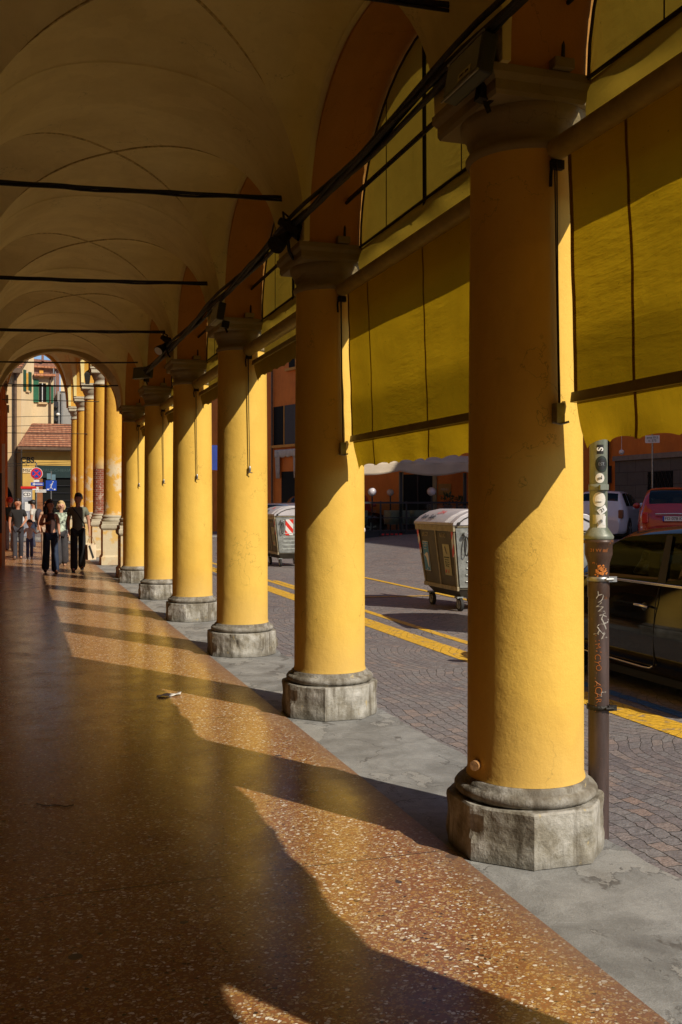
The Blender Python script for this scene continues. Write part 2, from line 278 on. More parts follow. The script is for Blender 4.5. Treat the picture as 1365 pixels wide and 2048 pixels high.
def m_pipe(name,c,c2,rust=None):
    m,t,p=newmat(name); b=NB(t); v=b.pos(); n=b.noise(b.mapp(v,(12,12,2)),1.3,6,.65)
    col=b.ramp(n.outputs[0],[(.35,c2),(.65,c)])
    if rust: col=b.mix(b.ramp(b.noise(v,22,6,.8).outputs[0],[(.62,(0,)*3),(.68,(.9,)*3)]),col,rust)
    b.l(col,p.inputs['Base Color']); p.inputs['Roughness'].default_value=.42; p.inputs['Metallic'].default_value=.1
    b.l(b.bump(b.noise(v,120,3,.7).outputs[0],.3,.003),p.inputs['Normal']); return m
M_pipe=m_pipe('brown_cast_iron',(.10,.066,.06),(.05,.034,.03),(.16,.08,.04)); M_pipeR=m_pipe('rusty_cast_iron',(.09,.05,.035),(.05,.028,.02),(.45,.15,.03)); M_zinc=m_pipe('weathered_zinc',(.27,.29,.25),(.12,.14,.10),(.4,.4,.36))
def m_stripe(name,k=4.6):
    m,t,p=newmat(name); b=NB(t); s=b.sep(b.pos()); u=b.math('ADD',b.math('ADD',s[0],s[1]),s[2])
    f=b.math('GREATER_THAN',b.math('FRACT',b.math('MULTIPLY',u,k)),.5); b.l(b.mix(f,(.75,.74,.72),(.7,.03,.015)),p.inputs['Base Color']); p.inputs['Roughness'].default_value=.4; return m
M_stripe=m_stripe('red_white_chevron')
# ---------------------------------------------------------------- mesh helpers
class MB:
    def __init__(s): s.v=[]; s.f=[]; s.sm=[]
    def add(s,vs,fs,smooth=False):
        o=len(s.v); s.v+= [tuple(x) for x in vs]; s.f+=[[i+o for i in f] for f in fs]; s.sm+=[smooth]*len(fs); return s
    def box(s,x0,x1,y0,y1,z0,z1,M=None):
        vs=[(x,y,z) for z in (z0,z1) for x,y in ((x0,y0),(x1,y0),(x1,y1),(x0,y1))]
        if M is not None: vs=[tuple(M@Vector(q)) for q in vs]
        return s.add(vs,[(3,2,1,0),(4,5,6,7),(0,1,5,4),(1,2,6,5),(2,3,7,6),(3,0,4,7)])
    def poly(s,pts): return s.add(pts,[tuple(range(len(pts)))])
    def prism(s,pts,d,smooth=False):
        n=len(pts); d=Vector(d); vs=[tuple(p) for p in pts]+[tuple(Vector(p)+d) for p in pts]
        s.add(vs,[tuple(range(n))[::-1],tuple(range(n,2*n))]); o=len(s.v)-2*n
        s.f+=[[o+i,o+(i+1)%n,o+n+(i+1)%n,o+n+i] for i in range(n)]; s.sm+=[smooth]*n; return s
    def lathe(s,prof,c=(0,0,0),seg=32,cap=True,smooth=True,sq=None):
        vs=[];n=len(prof)
        for r,z in prof:
            for k in range(seg):
                a=2*PI*k/seg+(PI/seg if seg in(8,4) else 0); vs.append((c[0]+r*math.cos(a),c[1]+r*math.sin(a),c[2]+z))
        fs=[(i*seg+k,i*seg+(k+1)%seg,(i+1)*seg+(k+1)%seg,(i+1)*seg+k) for i in range(n-1) for k in range(seg)]
        s.add(vs,fs,smooth)
        if cap: s.add(vs[:seg][::-1],[tuple(range(seg))]); s.add(vs[-seg:],[tuple(range(seg))])
        return s
    def tube(s,path,r,seg=8,cap=True):
        P=[Vector(p) for p in path]; n=len(P); rr=r if isinstance(r,(list,tuple)) else [r]*n
        up=Vector((0,0,1)); vs=[]; prev=None
        for i,p in enumerate(P):
            t=(P[min(i+1,n-1)]-P[max(i-1,0)]).normalized()
            a=t.cross(up) if prev is None else prev-t*prev.dot(t)
            if a.length<1e-4: a=t.cross(Vector((1,0,0)))
            a.normalize(); prev=a; b_=t.cross(a)
            for k in range(seg):
                th=2*PI*k/seg; vs.append(tuple(p+(a*math.cos(th)+b_*math.sin(th))*rr[i]))
        fs=[(i*seg+k,i*seg+(k+1)%seg,(i+1)*seg+(k+1)%seg,(i+1)*seg+k) for i in range(n-1) for k in range(seg)]
        s.add(vs,fs,True)
        if cap: s.add(vs[:seg],[tuple(range(seg))[::-1]]); s.add(vs[-seg:],[tuple(range(seg))])
        return s
    def grid(s,fn,nu,nv,smooth=True):
        vs=[fn(i/nu,j/nv) for i in range(nu+1) for j in range(nv+1)]
        return s.add(vs,[(i*(nv+1)+j,(i+1)*(nv+1)+j,(i+1)*(nv+1)+j+1,i*(nv+1)+j+1) for i in range(nu) for j in range(nv)],smooth)
    def sphere(s,c,r,seg=16,rings=10,sc=(1,1,1)):
        return s.grid(lambda u,v:(c[0]+r*sc[0]*math.sin(PI*v)*math.cos(2*PI*u),c[1]+r*sc[1]*math.sin(PI*v)*math.sin(2*PI*u),c[2]+r*sc[2]*math.cos(PI*v)),seg,rings)
    def build(s,name,mat,parent=None,solid=0,bevel=0,loc=None):
        me=bpy.data.meshes.new(name); me.from_pydata(s.v,[],s.f); me.polygons.foreach_set('use_smooth',s.sm); me.validate(); me.update()
        bm=bmesh.new(); bm.from_mesh(me); bmesh.ops.recalc_face_normals(bm,faces=bm.faces) if not solid=='keep' else None; bm.to_mesh(me); bm.free()
        me.materials.append(mat); o=bpy.data.objects.new(name,me); COL.objects.link(o)
        if parent: o.parent=parent
        if loc: o.location=loc
        if isinstance(solid,(int,float)) and solid: md=o.modifiers.new('t','SOLIDIFY'); md.thickness=solid; md.offset=0
        if bevel: md=o.modifiers.new('b','BEVEL'); md.width=bevel; md.segments=2; md.limit_method='ANGLE'
        return o
def thing(name,label,cat,loc=(0,0,0),rz=0,group=None):
    o=bpy.data.objects.new(name,None); COL.objects.link(o); o.location=loc; o.rotation_euler=(0,0,rz); o.empty_display_size=.1
    return tag(o,label,cat,group)
def tag(o,label,cat,group=None):
    o['label']=label; o['category']=cat
    if group: o['group']=group
    return o
def struct(o): o['kind']='structure'; return o
def dup(src,loc,rz=None,label=None,group=None,parent=None):
    kids={}
    for q in bpy.data.objects:
        if q.parent: kids.setdefault(q.parent.name,[]).append(q)
    def rec(o,par):
        c=o.copy(); COL.objects.link(c); c.parent=par
        for k in kids.get(o.name,[]): rec(k,c)
        return c
    r=rec(src,None); r.location=loc
    if rz is not None: r.rotation_euler=(0,0,rz)
    if label: r['label']=label
    if group: r['group']=group
    return r
def text(name,s,size,M,mat,parent,cyl=None,bold=0,ext=.0008,align='CENTER'):
    cu=bpy.data.curves.new(name,'FONT'); cu.body=s; cu.size=size; cu.align_x=align; cu.align_y='CENTER'; cu.extrude=ext; cu.offset=bold
    o=bpy.data.objects.new('tmp_text',cu); COL.objects.link(o); bpy.context.view_layer.update()
    me=bpy.data.meshes.new_from_object(o.evaluated_get(bpy.context.evaluated_depsgraph_get())); bpy.data.objects.remove(o)
    me.name=name
    if cyl:  # wrap onto a vertical cylinder: text plane x -> angle, y -> height
        cx,cy_,r,a0=cyl
        for v in me.vertices:
            p=M@v.co; a=a0+p.x/r; rad=r+p.z; v.co=(cx+rad*math.cos(a),cy_+rad*math.sin(a),p.y)
    else: me.transform(M)
    me.materials.clear(); me.materials.append(mat); o=bpy.data.objects.new(name,me); COL.objects.link(o)
    if parent: o.parent=parent
    return o
def face_my(loc,sx=1):  # text facing -Y
    return Matrix.Translation(loc)@Matrix.Rotation(R(90),4,'X')
def face_mx(loc):       # text facing -X
    return Matrix.Translation(loc)@Matrix.Rotation(R(-90),4,'Z')@Matrix.Rotation(R(90),4,'X')
# ---------------------------------------------------------------- ground
def gz(x,y=0):
    t=min(1,max(0,(x-7.2)/6.8)); return -.012+.5*t*t*(3-2*t)
xs=[-300,-40,-10,0,2,4,6,7.2]+[7.2+6.8*k/14 for k in range(1,15)]+[20,60,300]; ys=[-300,-40]+[-20+5*k for k in range(20)]+[100,300]
g=MB(); n=len(ys); g.add([(x,y,gz(x)) for x in xs for y in ys],[(i*n+j,(i+1)*n+j,(i+1)*n+j+1,i*n+j+1) for i in range(len(xs)-1) for j in range(n-1)],True)
struct(g.build('street',M_setts))
struct(MB().grid(lambda u,v:(-.42+2.36*u,-9+51*v,0),6,60,False).build('floor',M_terr))
def pav(u,v):
    y=-9+51*v; return (1.925+(.80+.07*noise.noise(Vector((0,y*1.1,3)))+.04*noise.noise(Vector((0,y*4.3,5)))+.02*noise.noise(Vector((0,y*14,9))))*u,y,-.004)
struct(MB().grid(pav,4,900,False).build('pavement',M_conc))
ROAD=-.008
def strip(name,x0,x1,y0,y1,m): return struct(MB().grid(lambda u,v:(x0+(x1-x0)*u,y0+(y1-y0)*v,ROAD),1,30,False).build(name,m))
strip('yellow_road_line',4.38,4.68,-6,30,M_ypaint)
strip('yellow_road_line',4.92,5.04,9.4,30,M_ypaint)
strip('blue_road_line',4.80,4.92,-6,9.3,M_bpaint)
def quadline(name,a,b_,wd,m):
    a=Vector(a);b2=Vector(b_); d=(b2-a).normalized(); nn=Vector((-d.y,d.x,0))*wd/2
    z=lambda p:(p.x,p.y,max(ROAD,gz(p.x)+.004)+.004)
    return struct(MB().poly([z(a-nn),z(b2-nn),z(b2+nn),z(a+nn)]).build(name,m))
quadline('yellow_road_line',(5.05,16.2,0),(6.9,16.0,0),.1,M_ypaint)
quadline('yellow_road_line',(7.15,23.3,0),(7.15,15.0,0),.12,M_ypaint)
quadline('yellow_road_line',(5.1,20.1,0),(5.1,17,0),.12,M_ypaint)
quadline('yellow_road_line',(5.1,18.2,0),(6.9,23,0),.12,M_ypaint)
# ---------------------------------------------------------------- arcade building
CX=2.32; CY=[-5.3,-2.1,1.09,4.27,7.41,10.57,13.79,17.02,20.55]
ZC=3.56; WX0,WX1=2.05,2.62
B=thing('arcade_building','yellow and orange arcaded building whose vaulted portico covers the terrazzo walk','building')
def arch_panel(mb,u0,u1,a,rise,zs,zt,t0,t1,ax='Y',N=28,cc=None):
    c=(u0+u1)/2 if cc is None else cc; pts=[(u0,zs),(c-a,zs)]+[(c-a*math.cos(PI*k/N),zs+rise*math.sin(PI*k/N)) for k in range(1,N)]+[(c+a,zs),(u1,zs)]
    P=lambda u,z,t:(t,u,z) if ax=='Y' else (u,t,z)
    for t in (t0,t1):
        for (ua,za),(ub,zb) in zip(pts[:-1],pts[1:]):
            if abs(ua-ub)<1e-6: continue
            mb.add([P(ua,za,t),P(ub,zb,t),P(ub,zt,t),P(ua,zt,t)],[(0,1,2,3)])
    vs=[P(u,z,t) for u,z in pts[1:-1] for t in (t0,t1)]; m_=len(pts)-2
    mb.add(vs,[(2*i,2*i+1,2*i+3,2*i+2) for i in range(m_-1)],True)
    mb.add([P(u0,zs,t0),P(c-a,zs,t0),P(c-a,zs,t1),P(u0,zs,t1)],[(0,1,2,3)]); mb.add([P(c+a,zs,t0),P(u1,zs,t0),P(u1,zs,t1),P(c+a,zs,t1)],[(0,1,2,3)])
aw=MB()
for y0,y1 in zip(CY[:-1],CY[1:]): arch_panel(aw,y0,y1,(y1-y0)/2-.31,1.10,ZC+.001,5.2,WX0,WX1)
aw.build('arch_wall',M_orange,B,solid='keep')
# vault: groined bays
def cs(t): return abs(math.cos(t))**(2/2.3) if abs(math.cos(t))>1e-9 else 0.0
def sn(t): return math.copysign(abs(math.sin(t))**(2/2.3),math.sin(t))
def vault(mb,x0,x1,xa,xb,y0,y1,b0,zs,rise,N=18):
    """springing lines xa..xb (inner) within x0..x1, transverse half width b0"""
    cx,ax_=(xa+xb)/2,(xb-xa)/2; cy_=(y0+y1)/2
    th=[-PI/2+PI*k/(2*N) for k in range(2*N+1)]
    X=[cx+ax_*sn(t) for t in th]; Y=[cy_+b0*sn(t) for t in th]; C=[cs(t) for t in th]
    dome=.05
    def zz(k,other): return zs+rise*C[k]
    for i in range(2*N):
        for j in range(2*N):
            # region: |i-N|<|j-N| -> longitudinal barrel (profile by X)
            def vert(a,c,long_): return (X[a],Y[c],zs+rise*(C[a] if long_ else C[c])+dome*C[a]*C[c])
            ci,cj=abs(i+.5-N),abs(j+.5-N)
            quad=[(i,j),(i+1,j),(i+1,j+1),(i,j+1)]
            if abs(ci-cj)<.1:
                same=((i+.5-N)*(j+.5-N)>0)
                tris=[[quad[0],quad[1],quad[2]],[quad[0],quad[2],quad[3]]] if same else [[quad[0],quad[1],quad[3]],[quad[1],quad[2],quad[3]]]
                for t in tris:
                    mi=sum(abs(q[0]-N) for q in t); mj=sum(abs(q[1]-N) for q in t); L=mi<mj
                    yield ('L' if L else 'T'),[vert(q[0],q[1],L) for q in t]
            else:
                L=ci<cj; yield ('L' if L else 'T'),[vert(q[0],q[1],L) for q in quad]
def build_vault(name,x0,x1,xa,xb,ys_,inset,zs,rise,mat,parent):
    mb=MB()
    for y0,y1 in zip(ys_[:-1],ys_[1:]):
        b0=(y1-y0)/2-inset; cy_=(y0+y1)/2
        webs={}
        for k,vs in vault(mb,x0,x1,xa,xb,y0,y1,b0,zs,rise):
            side='L' if k=='L' else 'T'; c=Vector((0,0,0))
            for q in vs: c+=Vector(q)
            c/=len(vs); key=k+('+' if ((c.y>cy_) if k=='L' else (c.x>(xa+xb)/2)) else '-'); webs.setdefault(key,[]).append(vs)
        for key,lst in webs.items():
            idx={};V=[];F=[]
            for vs in lst:
                f=[]
                for q in vs:
                    kk=tuple(round(x,5) for x in q)
                    if kk not in idx: idx[kk]=len(V); V.append(q)
                    f.append(idx[kk])
                F.append(f)
            mb.add(V,F,True)
        # transverse band between bays and edge strips
        N=18; th=[-PI/2+PI*k/(2*N) for k in range(2*N+1)]; cx,ax_=(xa+xb)/2,(xb-xa)/2
        for ya,yb in ((y0,cy_-b0),(cy_+b0,y1)):
            mb.add([(cx+ax_*sn(t),y,zs+rise*cs(t)) for t in th for y in (ya,yb)],[(2*i,2*i+1,2*i+3,2*i+2) for i in range(2*N)],True)
            mb.add([(xb,ya,zs),(xb,yb,zs),(x1,yb,zs),(x1,ya,zs)],[(0,1,2,3)]); mb.add([(xa,ya,zs),(xa,yb,zs),(x0,yb,zs),(x0,ya,zs)],[(0,1,2,3)])
        for xa_,xb_ in ((xb,x1),(x0,xa)):
            mb.add([(x,cy_+b0*sn(t),zs+rise*cs(t)) for t in th for x in (xa_,xb_)],[(2*i,2*i+1,2*i+3,2*i+2) for i in range(2*N)],True)
        for xx in (xb,xa):
            for (ya,yb) in ((y0,cy_-b0),(cy_+b0,y1)): mb.add([(xx,ya,zs-.0),(xx,yb,zs),(xx,yb,zs+.01),(xx,ya,zs+.01)],[(0,1,2,3)])
    return mb.build(name,mat,parent,solid='keep')
build_vault('vault',-.42,2.05,-.38,2.01,CY,.37,ZC-.005,1.12,M_vault,B)
MB().box(-12,2.62,-9,21.45,5.2,13.5).build('upper_wall',M_orange,B)
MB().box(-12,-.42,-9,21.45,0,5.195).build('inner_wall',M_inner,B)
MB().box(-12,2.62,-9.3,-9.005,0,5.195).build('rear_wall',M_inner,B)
MB().box(2.1,2.6,-9,-5.75,0,3.55).build('sun_block_wall',M_inner,B)  # unseen wall added behind the camera to keep sun off the near bays
for y in CY+[21.2]:
    MB().box(-.425,-.34,y-.2,y+.2,0,ZC-.008).box(-.425,-.31,y-.24,y+.24,3.38,3.45).build('pilaster',M_orange2 if y>18 else M_vault,B)
for y in (9.0,12.2,15.4,18.7,5.8):    # shop doors and windows set in the inner wall
    MB().box(-.43,-.405,y-.75,y+.75,0,2.7).build('shop_door',M_wglass,B); MB().box(-.43,-.395,y-.83,y-.751,0,2.8).box(-.43,-.395,y+.751,y+.83,0,2.8).box(-.43,-.395,y-.83,y+.83,2.701,2.8).build('door_frame',M_wood,B)
ridge_m=plain('ridge_dust',(.62,.49,.21),.9,0,.3,20)
for y0,y1 in zip(CY[2:-1],CY[3:]):      # slightly raised dusty groin ridges near the crowns
    c=(y0+y1)/2; b0=(y1-y0)/2-.37
    for sg in (1,-1):
        MB().tube([(.815+1.195*sn(R(a)),c+sg*b0*sn(R(a)),ZC-.005+1.12*cs(R(a))+.05*cs(R(a))**2) for a in [q+.01 for q in range(-39,40,3)]],[.002+.010*abs(math.sin(PI*j/26))**.7 for j in range(27)],6).build('groin_ridge',ridge_m,B)
# north end arch leading to the taller arcade
e=MB(); arch_panel(e,-.42,2.62,1.19,1.17,ZC-.02,9.0,21.2,21.5,'X',28,.815); e.build('end_arch',M_vault,B,solid='keep')
# ---------------------------------------------------------------- columns
GC='columns of the near arcade'
def chip(o,cuts=14):
    bm=bmesh.new(); bm.from_mesh(o.data); bmesh.ops.subdivide_edges(bm,edges=[e for e in bm.edges if e.calc_length()>.05],cuts=cuts,use_grid_fill=True)
    for v in bm.verts:
        c=v.co; a=math.atan2(c.y,c.x); r=math.hypot(c.x,c.y)
        if r<.30: continue
        d=abs(((a/(PI/4)+.5)%1)-.5)*2            # 1 at the arrises
        arr=max(0,(r-.366)/.018)
        n1=noise.noise(Vector((c.x*7,c.y*7,c.z*9))); n2=noise.noise(Vector((c.x*25,c.y*25,c.z*25+4)))
        pull=.003*n2+.004*n1+arr*max(0,n1+.12)*.045+(max(0.0,c.z-.2)/.05)*max(0,noise.noise(Vector((c.x*9,c.y*9,2)))-.1)*.03
        k=1-pull/r; v.co=Vector((c.x*k,c.y*k,c.z-(max(0,c.z-.23)/.02)*max(0,n1)*.006))
    bm.to_mesh(o.data); bm.free()
    for p in o.data.polygons: p.use_smooth=False
def column_proto():
    t=thing('column','',"column",(CX,CY[3],0),0,GC)
    po=MB().lathe([(.354/math.cos(PI/8),0),(.354/math.cos(PI/8),.238),(.347/math.cos(PI/8),.247)],seg=8,smooth=False).build('plinth',M_base,t); chip(po)
    MB().lathe([(.30,.247),(.325,.252),(.338,.270),(.338,.285),(.325,.302),(.300,.308),(.298,.326),(.282,.332)],seg=48).build('base_moulding',M_base,t)
    prof=[(.282,.333),(.2755,.36)]+[(.275-.014*(k/12)**1.7,.36+(3.20-.36)*k/12) for k in range(1,13)]+[(.265,3.235)]
    MB().lathe(prof,seg=64).build('shaft',M_col,t)
    cap=MB().lathe([(.266,3.235),(.278,3.242),(.284,3.255),(.284,3.268),(.276,3.28),(.262,3.284),(.262,3.325),(.270,3.328),(.270,3.340),(.277,3.343),(.279,3.355),(.288,3.375),(.300,3.39),(.307,3.405),(.309,3.425),(.309,3.432)],seg=48).build('capital',M_cap,t)
    sq=[(.309,3.433),(.318,3.452),(.318,3.495),(.323,3.500),(.335,3.515),(.339,3.522),(.339,3.556)]
    MB().lathe([(r*math.sqrt(2),z) for r,z in sq],seg=4,smooth=False).build('abacus',M_cap,cap)
    return t
c0=column_proto()
clab={3:'nearest yellow column, dark at top, sunlit below, beside brown drain pipe',4:'second yellow column from the front, between the two lowered yellow blinds',
5:'third yellow column from the front, thin double cord hanging down its lit side',6:'fourth yellow column from the front, with the most broken stone plinth',7:'fifth yellow column from the front, narrow visible slice behind the fourth',
8:'sixth and farthest smooth yellow column, last before the weathered ones',2:'yellow column behind the camera',1:'yellow column further behind the camera',0:'yellow column furthest behind the camera'}
c0['label']=clab[3]; c0.name='column'
for i,y in enumerate(CY):
    if i!=3: dup(c0,(CX,y,0),R(90*((i*3)%4)),clab[i])
# mortar blob plinth repairs
# tie rods across the walk
rp=None
for i in range(3,9):
    y=CY[i]+.07; r=MB()
    P=[(2.16-2.58*k/24,y+.003*math.sin(k*1.7),4.0-.012*math.sin(PI*k/24)-.10*(k/24)) for k in range(25)]
    r.tube(P,.013,8); P2=[(x,yy+.010*math.sin(k*.9),z-.014-.007*abs(math.sin(k*.55))) for k,(x,yy,z) in enumerate(P)]; r.tube(P2,.009,6)
    P3=[(x,yy-.010,z+.006*math.sin(k*.8)) for k,(x,yy,z) in enumerate(P)]; r.tube(P3,.007,6)
    if i>6: r=MB().tube(P,.013,8)
    o=r.build('tie_rod',M_iron); names={3:'black iron tie rod wrapped in cables, topmost, above the nearest column',4:'black tie rod crossing the vault from above the second column',5:'black tie rod crossing the vault from above the third column',6:'black tie rod crossing the vault from above the fourth column',7:'thin black tie rod ending above the fifth column',8:'thin black tie rod ending above the sixth column'}
    tag(o,names[i],'tie rod','iron tie rods under the vault')
# cable bundle
def wob(y,k): return (.012*math.sin(y*2.1+k)+.01*noise.noise(Vector((y*1.7,k,0))))
cb=MB()
for k,(dx,dz,r) in enumerate(((0,0,.024),(.024,.014,.018),(-.020,.022,.015),(.006,-.030,.016),(.024,-.016,.012),(-.022,-.012,.011))):
    cb.tube([(1.965+dx+wob(y,k),y,3.72+dz-.02*math.sin(PI*((y-1.1)/3.16%1))+wob(y,k+4)) for y in [1+.25*j for j in range(64)]],r,6)
tag(cb.build('cable_bundle',M_cable),'thick bundle of black cables running above the capitals down the arcade','cable')
# ---------------------------------------------------------------- blinds
def blind(i,down):
    y0,y1=CY[i]+.30,CY[i+1]-.325; L=y1-y0; RX,RZ=2.33,3.228
    nm={2:'large lowered yellow blind at right edge, in front of the nearest bay',3:'lowered yellow blind between the first and second columns',4:'rolled up blind between the second and third columns',5:'rolled up blind between the third and fourth columns',6:'rolled up blind between the fourth and fifth columns',7:'rolled up blind between the fifth and sixth columns'}
    t=thing('roller_blind',nm.get(i,'unseen blind behind the camera %s'%('far, lowered to add shade' if i==0 else 'near')),'blind',(0,0,0),0,'yellow roller blinds')
    MB().tube([(RX,y0-.04,RZ),(RX,y1+.05,RZ)],.050 if down else .062,20).build('roller_tube',M_roller,t)
    MB().box(RX-.02,RX+.02,y1+.045,y1+.09,RZ-.07,RZ+.03).box(RX-.03,RX+.03,y1+.03,y1+.06,RZ-.09,RZ-.05).tube([(RX-.03,y1+.04,RZ-.06),(RX-.04,y1+.03,RZ-.12),(RX-.03,y1+.05,RZ-.17)],.008,6).build('bracket',M_iron,t)
    zb=2.11 if down else (2.87 if i==1 else 3.10); xb=2.40 if down else 2.37
    def fx(z): return RX+.03+(xb-RX-.03)*(RZ-z)/(RZ-zb)
    if down:
        def fab(u,v):
            z=RZ-.02-(RZ-.02-zb)*v; y=y0+L*u; wv=.006*math.sin(u*9+2*v)*v+.013*noise.noise(Vector((u*3,v*1.4,i)))*math.sin(PI*v)+.006*noise.noise(Vector((u*3+v*6,v*2.5-u*7,i)))*math.sin(PI*v)**.5 if 0<v<1 else .006*math.sin(u*9+2*v)*v
            return (fx(z)+wv,y,z)
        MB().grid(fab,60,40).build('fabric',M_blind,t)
        for f in (.0,.42,.82,1.0):
            if f in (0,1.0): ya=y0+(0 if f==0 else L-.03)
            else: ya=y0+L*f
            MB().grid(lambda u,v:((lambda q:(q[0]-.003,ya+.03*u if f in(0,1.0) else ya+.02*u,q[2]))(fab(min(1,max(0,(ya-y0)/L)),v))),1,30).build('seam',M_seam,t)
    MB().prism([(xb-.018,y0-.02,zb-.03),(xb+.01,y0-.02,zb-.032),(xb+.018,y0-.02,zb+.0),(xb+.01,y0-.02,zb+.022),(xb-.012,y0-.02,zb+.016)],(0,L+.04,0)).build('bottom_bar',M_bar,t)
    H=.20 if down else .17
    def val(u,v):
        y=y0+L*u; n_=11; sc=abs(math.sin(PI*u*n_)); edge=(1-min(1,min(u,1-u)*14))
        zz=zb-.03-(H-.016*sc**.4*v*1.5+.010*edge*v+.008*noise.noise(Vector((u*6,2,i))))*v
        x=xb+.004+v**1.2*(.015*math.sin(u*27+2*noise.noise(Vector((u*4,i,1))))+.016*noise.noise(Vector((u*7,v,i)))+.014)+.008*edge*v
        return (x,y-edge*.03*v*v*(1 if u<.5 else -1)*-1,zz)
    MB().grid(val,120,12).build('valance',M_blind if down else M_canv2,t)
    if down:
        for f in (.42,.82): MB().grid(lambda u,v:((lambda q:(q[0]-.003,q[1]+.02*u,q[2]))(val(f,v))),1,12).build('seam',M_seam,t)
    ce=2.0 if not down else 2.04; cdm=MB(); yc=y1+.03
    for d in (0,.018): cdm.tube([(RX-.01,yc+d,RZ-.05),(RX-.005,yc+d*.6,(RZ+ce)/2),(RX+.005,yc+d*.3,ce)],.0035,5)
    cdm.build('cord',M_cord,t)
    if down: MB().box(RX-.02,RX+.02,yc-.02,yc+.06,ce-.055,ce+.035).tube([(RX-.03,yc,ce-.05),(RX+.0,yc-.02,ce-.06),(RX+.03,yc-.04,ce-.05)],.006,6).build('cleat',M_steel,t)
    else: MB().lathe([(.004,.05),(.012,.04),(.013,0),(.006,-.02)],(RX+.005,yc,ce-.04),10).tube([(RX-.01,yc,ce-.06),(RX+.03,yc-.02,ce-.065)],.005,5).build('cord_weight',M_steel,t)
for i in range(8): blind(i,i in (0,2,3))  # farthest unseen blind is lowered to darken the near bays
def arch_canvas(i):
    y0,y1=CY[i]+.31,CY[i+1]-.31; c=(y0+y1)/2; a=(y1-y0)/2-.02
    nm={2:'yellow canvas filling the arch at the top right edge',3:'yellow canvas filling the arch between the first and second columns',4:'yellow canvas filling the arch between the second and third columns',5:'yellow canvas filling the arch between third and fourth columns',6:'yellow canvas filling the arch between fourth and fifth columns',7:'yellow canvas filling the arch between fifth and sixth columns'}
    t=thing('arch_canvas',nm.get(i,'yellow arch canvas furthest behind the camera' if i==0 else 'yellow arch canvas just behind the camera'),'awning',(0,0,0),0,'canvases fixed in the arches')
    def lun(u,v):
        th=PI*u; y=c-a*math.cos(th); zt=ZC+1.08*math.sin(th); z=3.52+(zt-3.52)*v; return (2.47+.006*noise.noise(Vector((u*5,v*3,i))),y,z)
    MB().grid(lun,40,10).build('canvas',M_canv2,t)
    def drp(u,v):
        y=c-(a+.015)+2*(a+.015)*u; z=3.54-.51*v; fold=math.exp(-((v-.22)/.17)**2)*(.07+.05*noise.noise(Vector((u*4,v*3+u*3,i)))+.014*math.sin(u*23+v*9))
        return (2.475-fold*(.4+.6*math.sin(PI*u))+.02*v,y,z)
    MB().grid(drp,90,24).build('drop',M_canv2,t)
    MB().tube([(2.46,c,3.5),(2.455,c,ZC+1.09)],.014,8).build('pole',M_iron,t)
    rl=MB().tube([(2.455,c-a,3.545),(2.455,c+a,3.545)],.010,6)
    rl.tube([(2.462,c-a*math.cos(PI*k/24),ZC+1.08*math.sin(PI*k/24)) for k in range(25)],.009,6)
    for f in (.28,.78): rl.tube([(2.462,c-a+2*a*f,3.54),(2.462,c-a+2*a*f,ZC+1.08*math.sqrt(1-(2*f-1)**2)-.02)],.0035,5)
    rl.build('frame',M_cord,t)
for i in range(8): arch_canvas(i)
def conduit(i):
    y0,y1=CY[i]+.29,CY[i+1]-.29; m_=MB()
    m_.tube([(2.34,y1-.02,ZC+.03),(2.34,y1-.02,3.84),(2.34,y1-.03,3.86),(2.34,y0+.03,3.86),(2.34,y0+.02,3.84),(2.34,y0+.02,ZC+.03)],.0125,8)
    m_.tube([(2.35,y1-.03,3.885),(2.345,(y0+y1)/2,3.88),(2.35,y0+.03,3.885)],.008,6)
    o=m_.build('conduit',M_iron); nm={2:'black conduit under the rightmost arch',3:'black conduit crossing the arch between the first and second columns',4:'black conduit crossing the arch between second and third columns',5:'black conduit crossing the arch between third and fourth columns',6:'black conduit crossing the arch between fourth and fifth columns',7:'black conduit crossing the arch between fifth and sixth columns'}
    tag(o,nm[i],'conduit','conduits across the arches')
    jb=MB().box(2.27,2.37,y1+.02-.32+.22,y1+.0,ZC+.002,ZC+.05).build('junction_box',M_cap,bevel=.006); tag(jb,nm[i].replace('black conduit','small junction box').replace('crossing','on the capital beyond').replace('under','near'),'junction box','junction boxes on the capitals')
for i in range(2,8): conduit(i)
# ---------------------------------------------------------------- lamps on the capitals
M_lampglass=plain('lamp_glass_dusty',(.10,.11,.09),.3); M_lampbody=plain('lamp_body',(.03,.032,.03),.5)
def box_lamp(x,y,z,rz,tilt,label,lbl=False):
    t=thing('floodlight',label,'lamp',(x,y,z),rz,'lamps on the capitals'); t.rotation_euler=(tilt,0,rz)
    MB().prism([(-.19,0,-.09),(.19,0,-.09),(.19,0,.09),(-.19,0,.09)],(0,.07,0)).build('housing',M_lampbody,t,bevel=.01)
    MB().box(-.175,.175,-.006,.002,-.075,.075).build('glass',M_lampglass,t)
    MB().tube([(-.19,-.004,-.088),(.19,-.004,-.088)],.006,6).tube([(-.19,-.004,.088),(.19,-.004,.088)],.006,6).build('rim',M_steel,t)
    MB().box(-.03,.03,.09,.16,-.12,-.05).tube([(0,.12,-.1),(0,.16,-.16)],.012,6).build('bracket',M_iron,t)
    if lbl:
        MB().box(-.02,.11,-.009,-.0061,-.066,-.03).build('rating_label',M_stcream,t); text('lettering','230V ~ 50Hz',.018,face_my((.045,-.0095,-.048)),M_black,t)
box_lamp(1.90,4.07,3.575,R(-90),R(-10),'grey rectangular floodlight with small label beside the nearest capital',True)
box_lamp(1.90,9.95,3.53,R(-90),R(-10),'grey rectangular floodlight beside the third capital')
box_lamp(1.90,16.15,3.70,R(-50),R(-8),'dark box lamp beside the fifth capital')
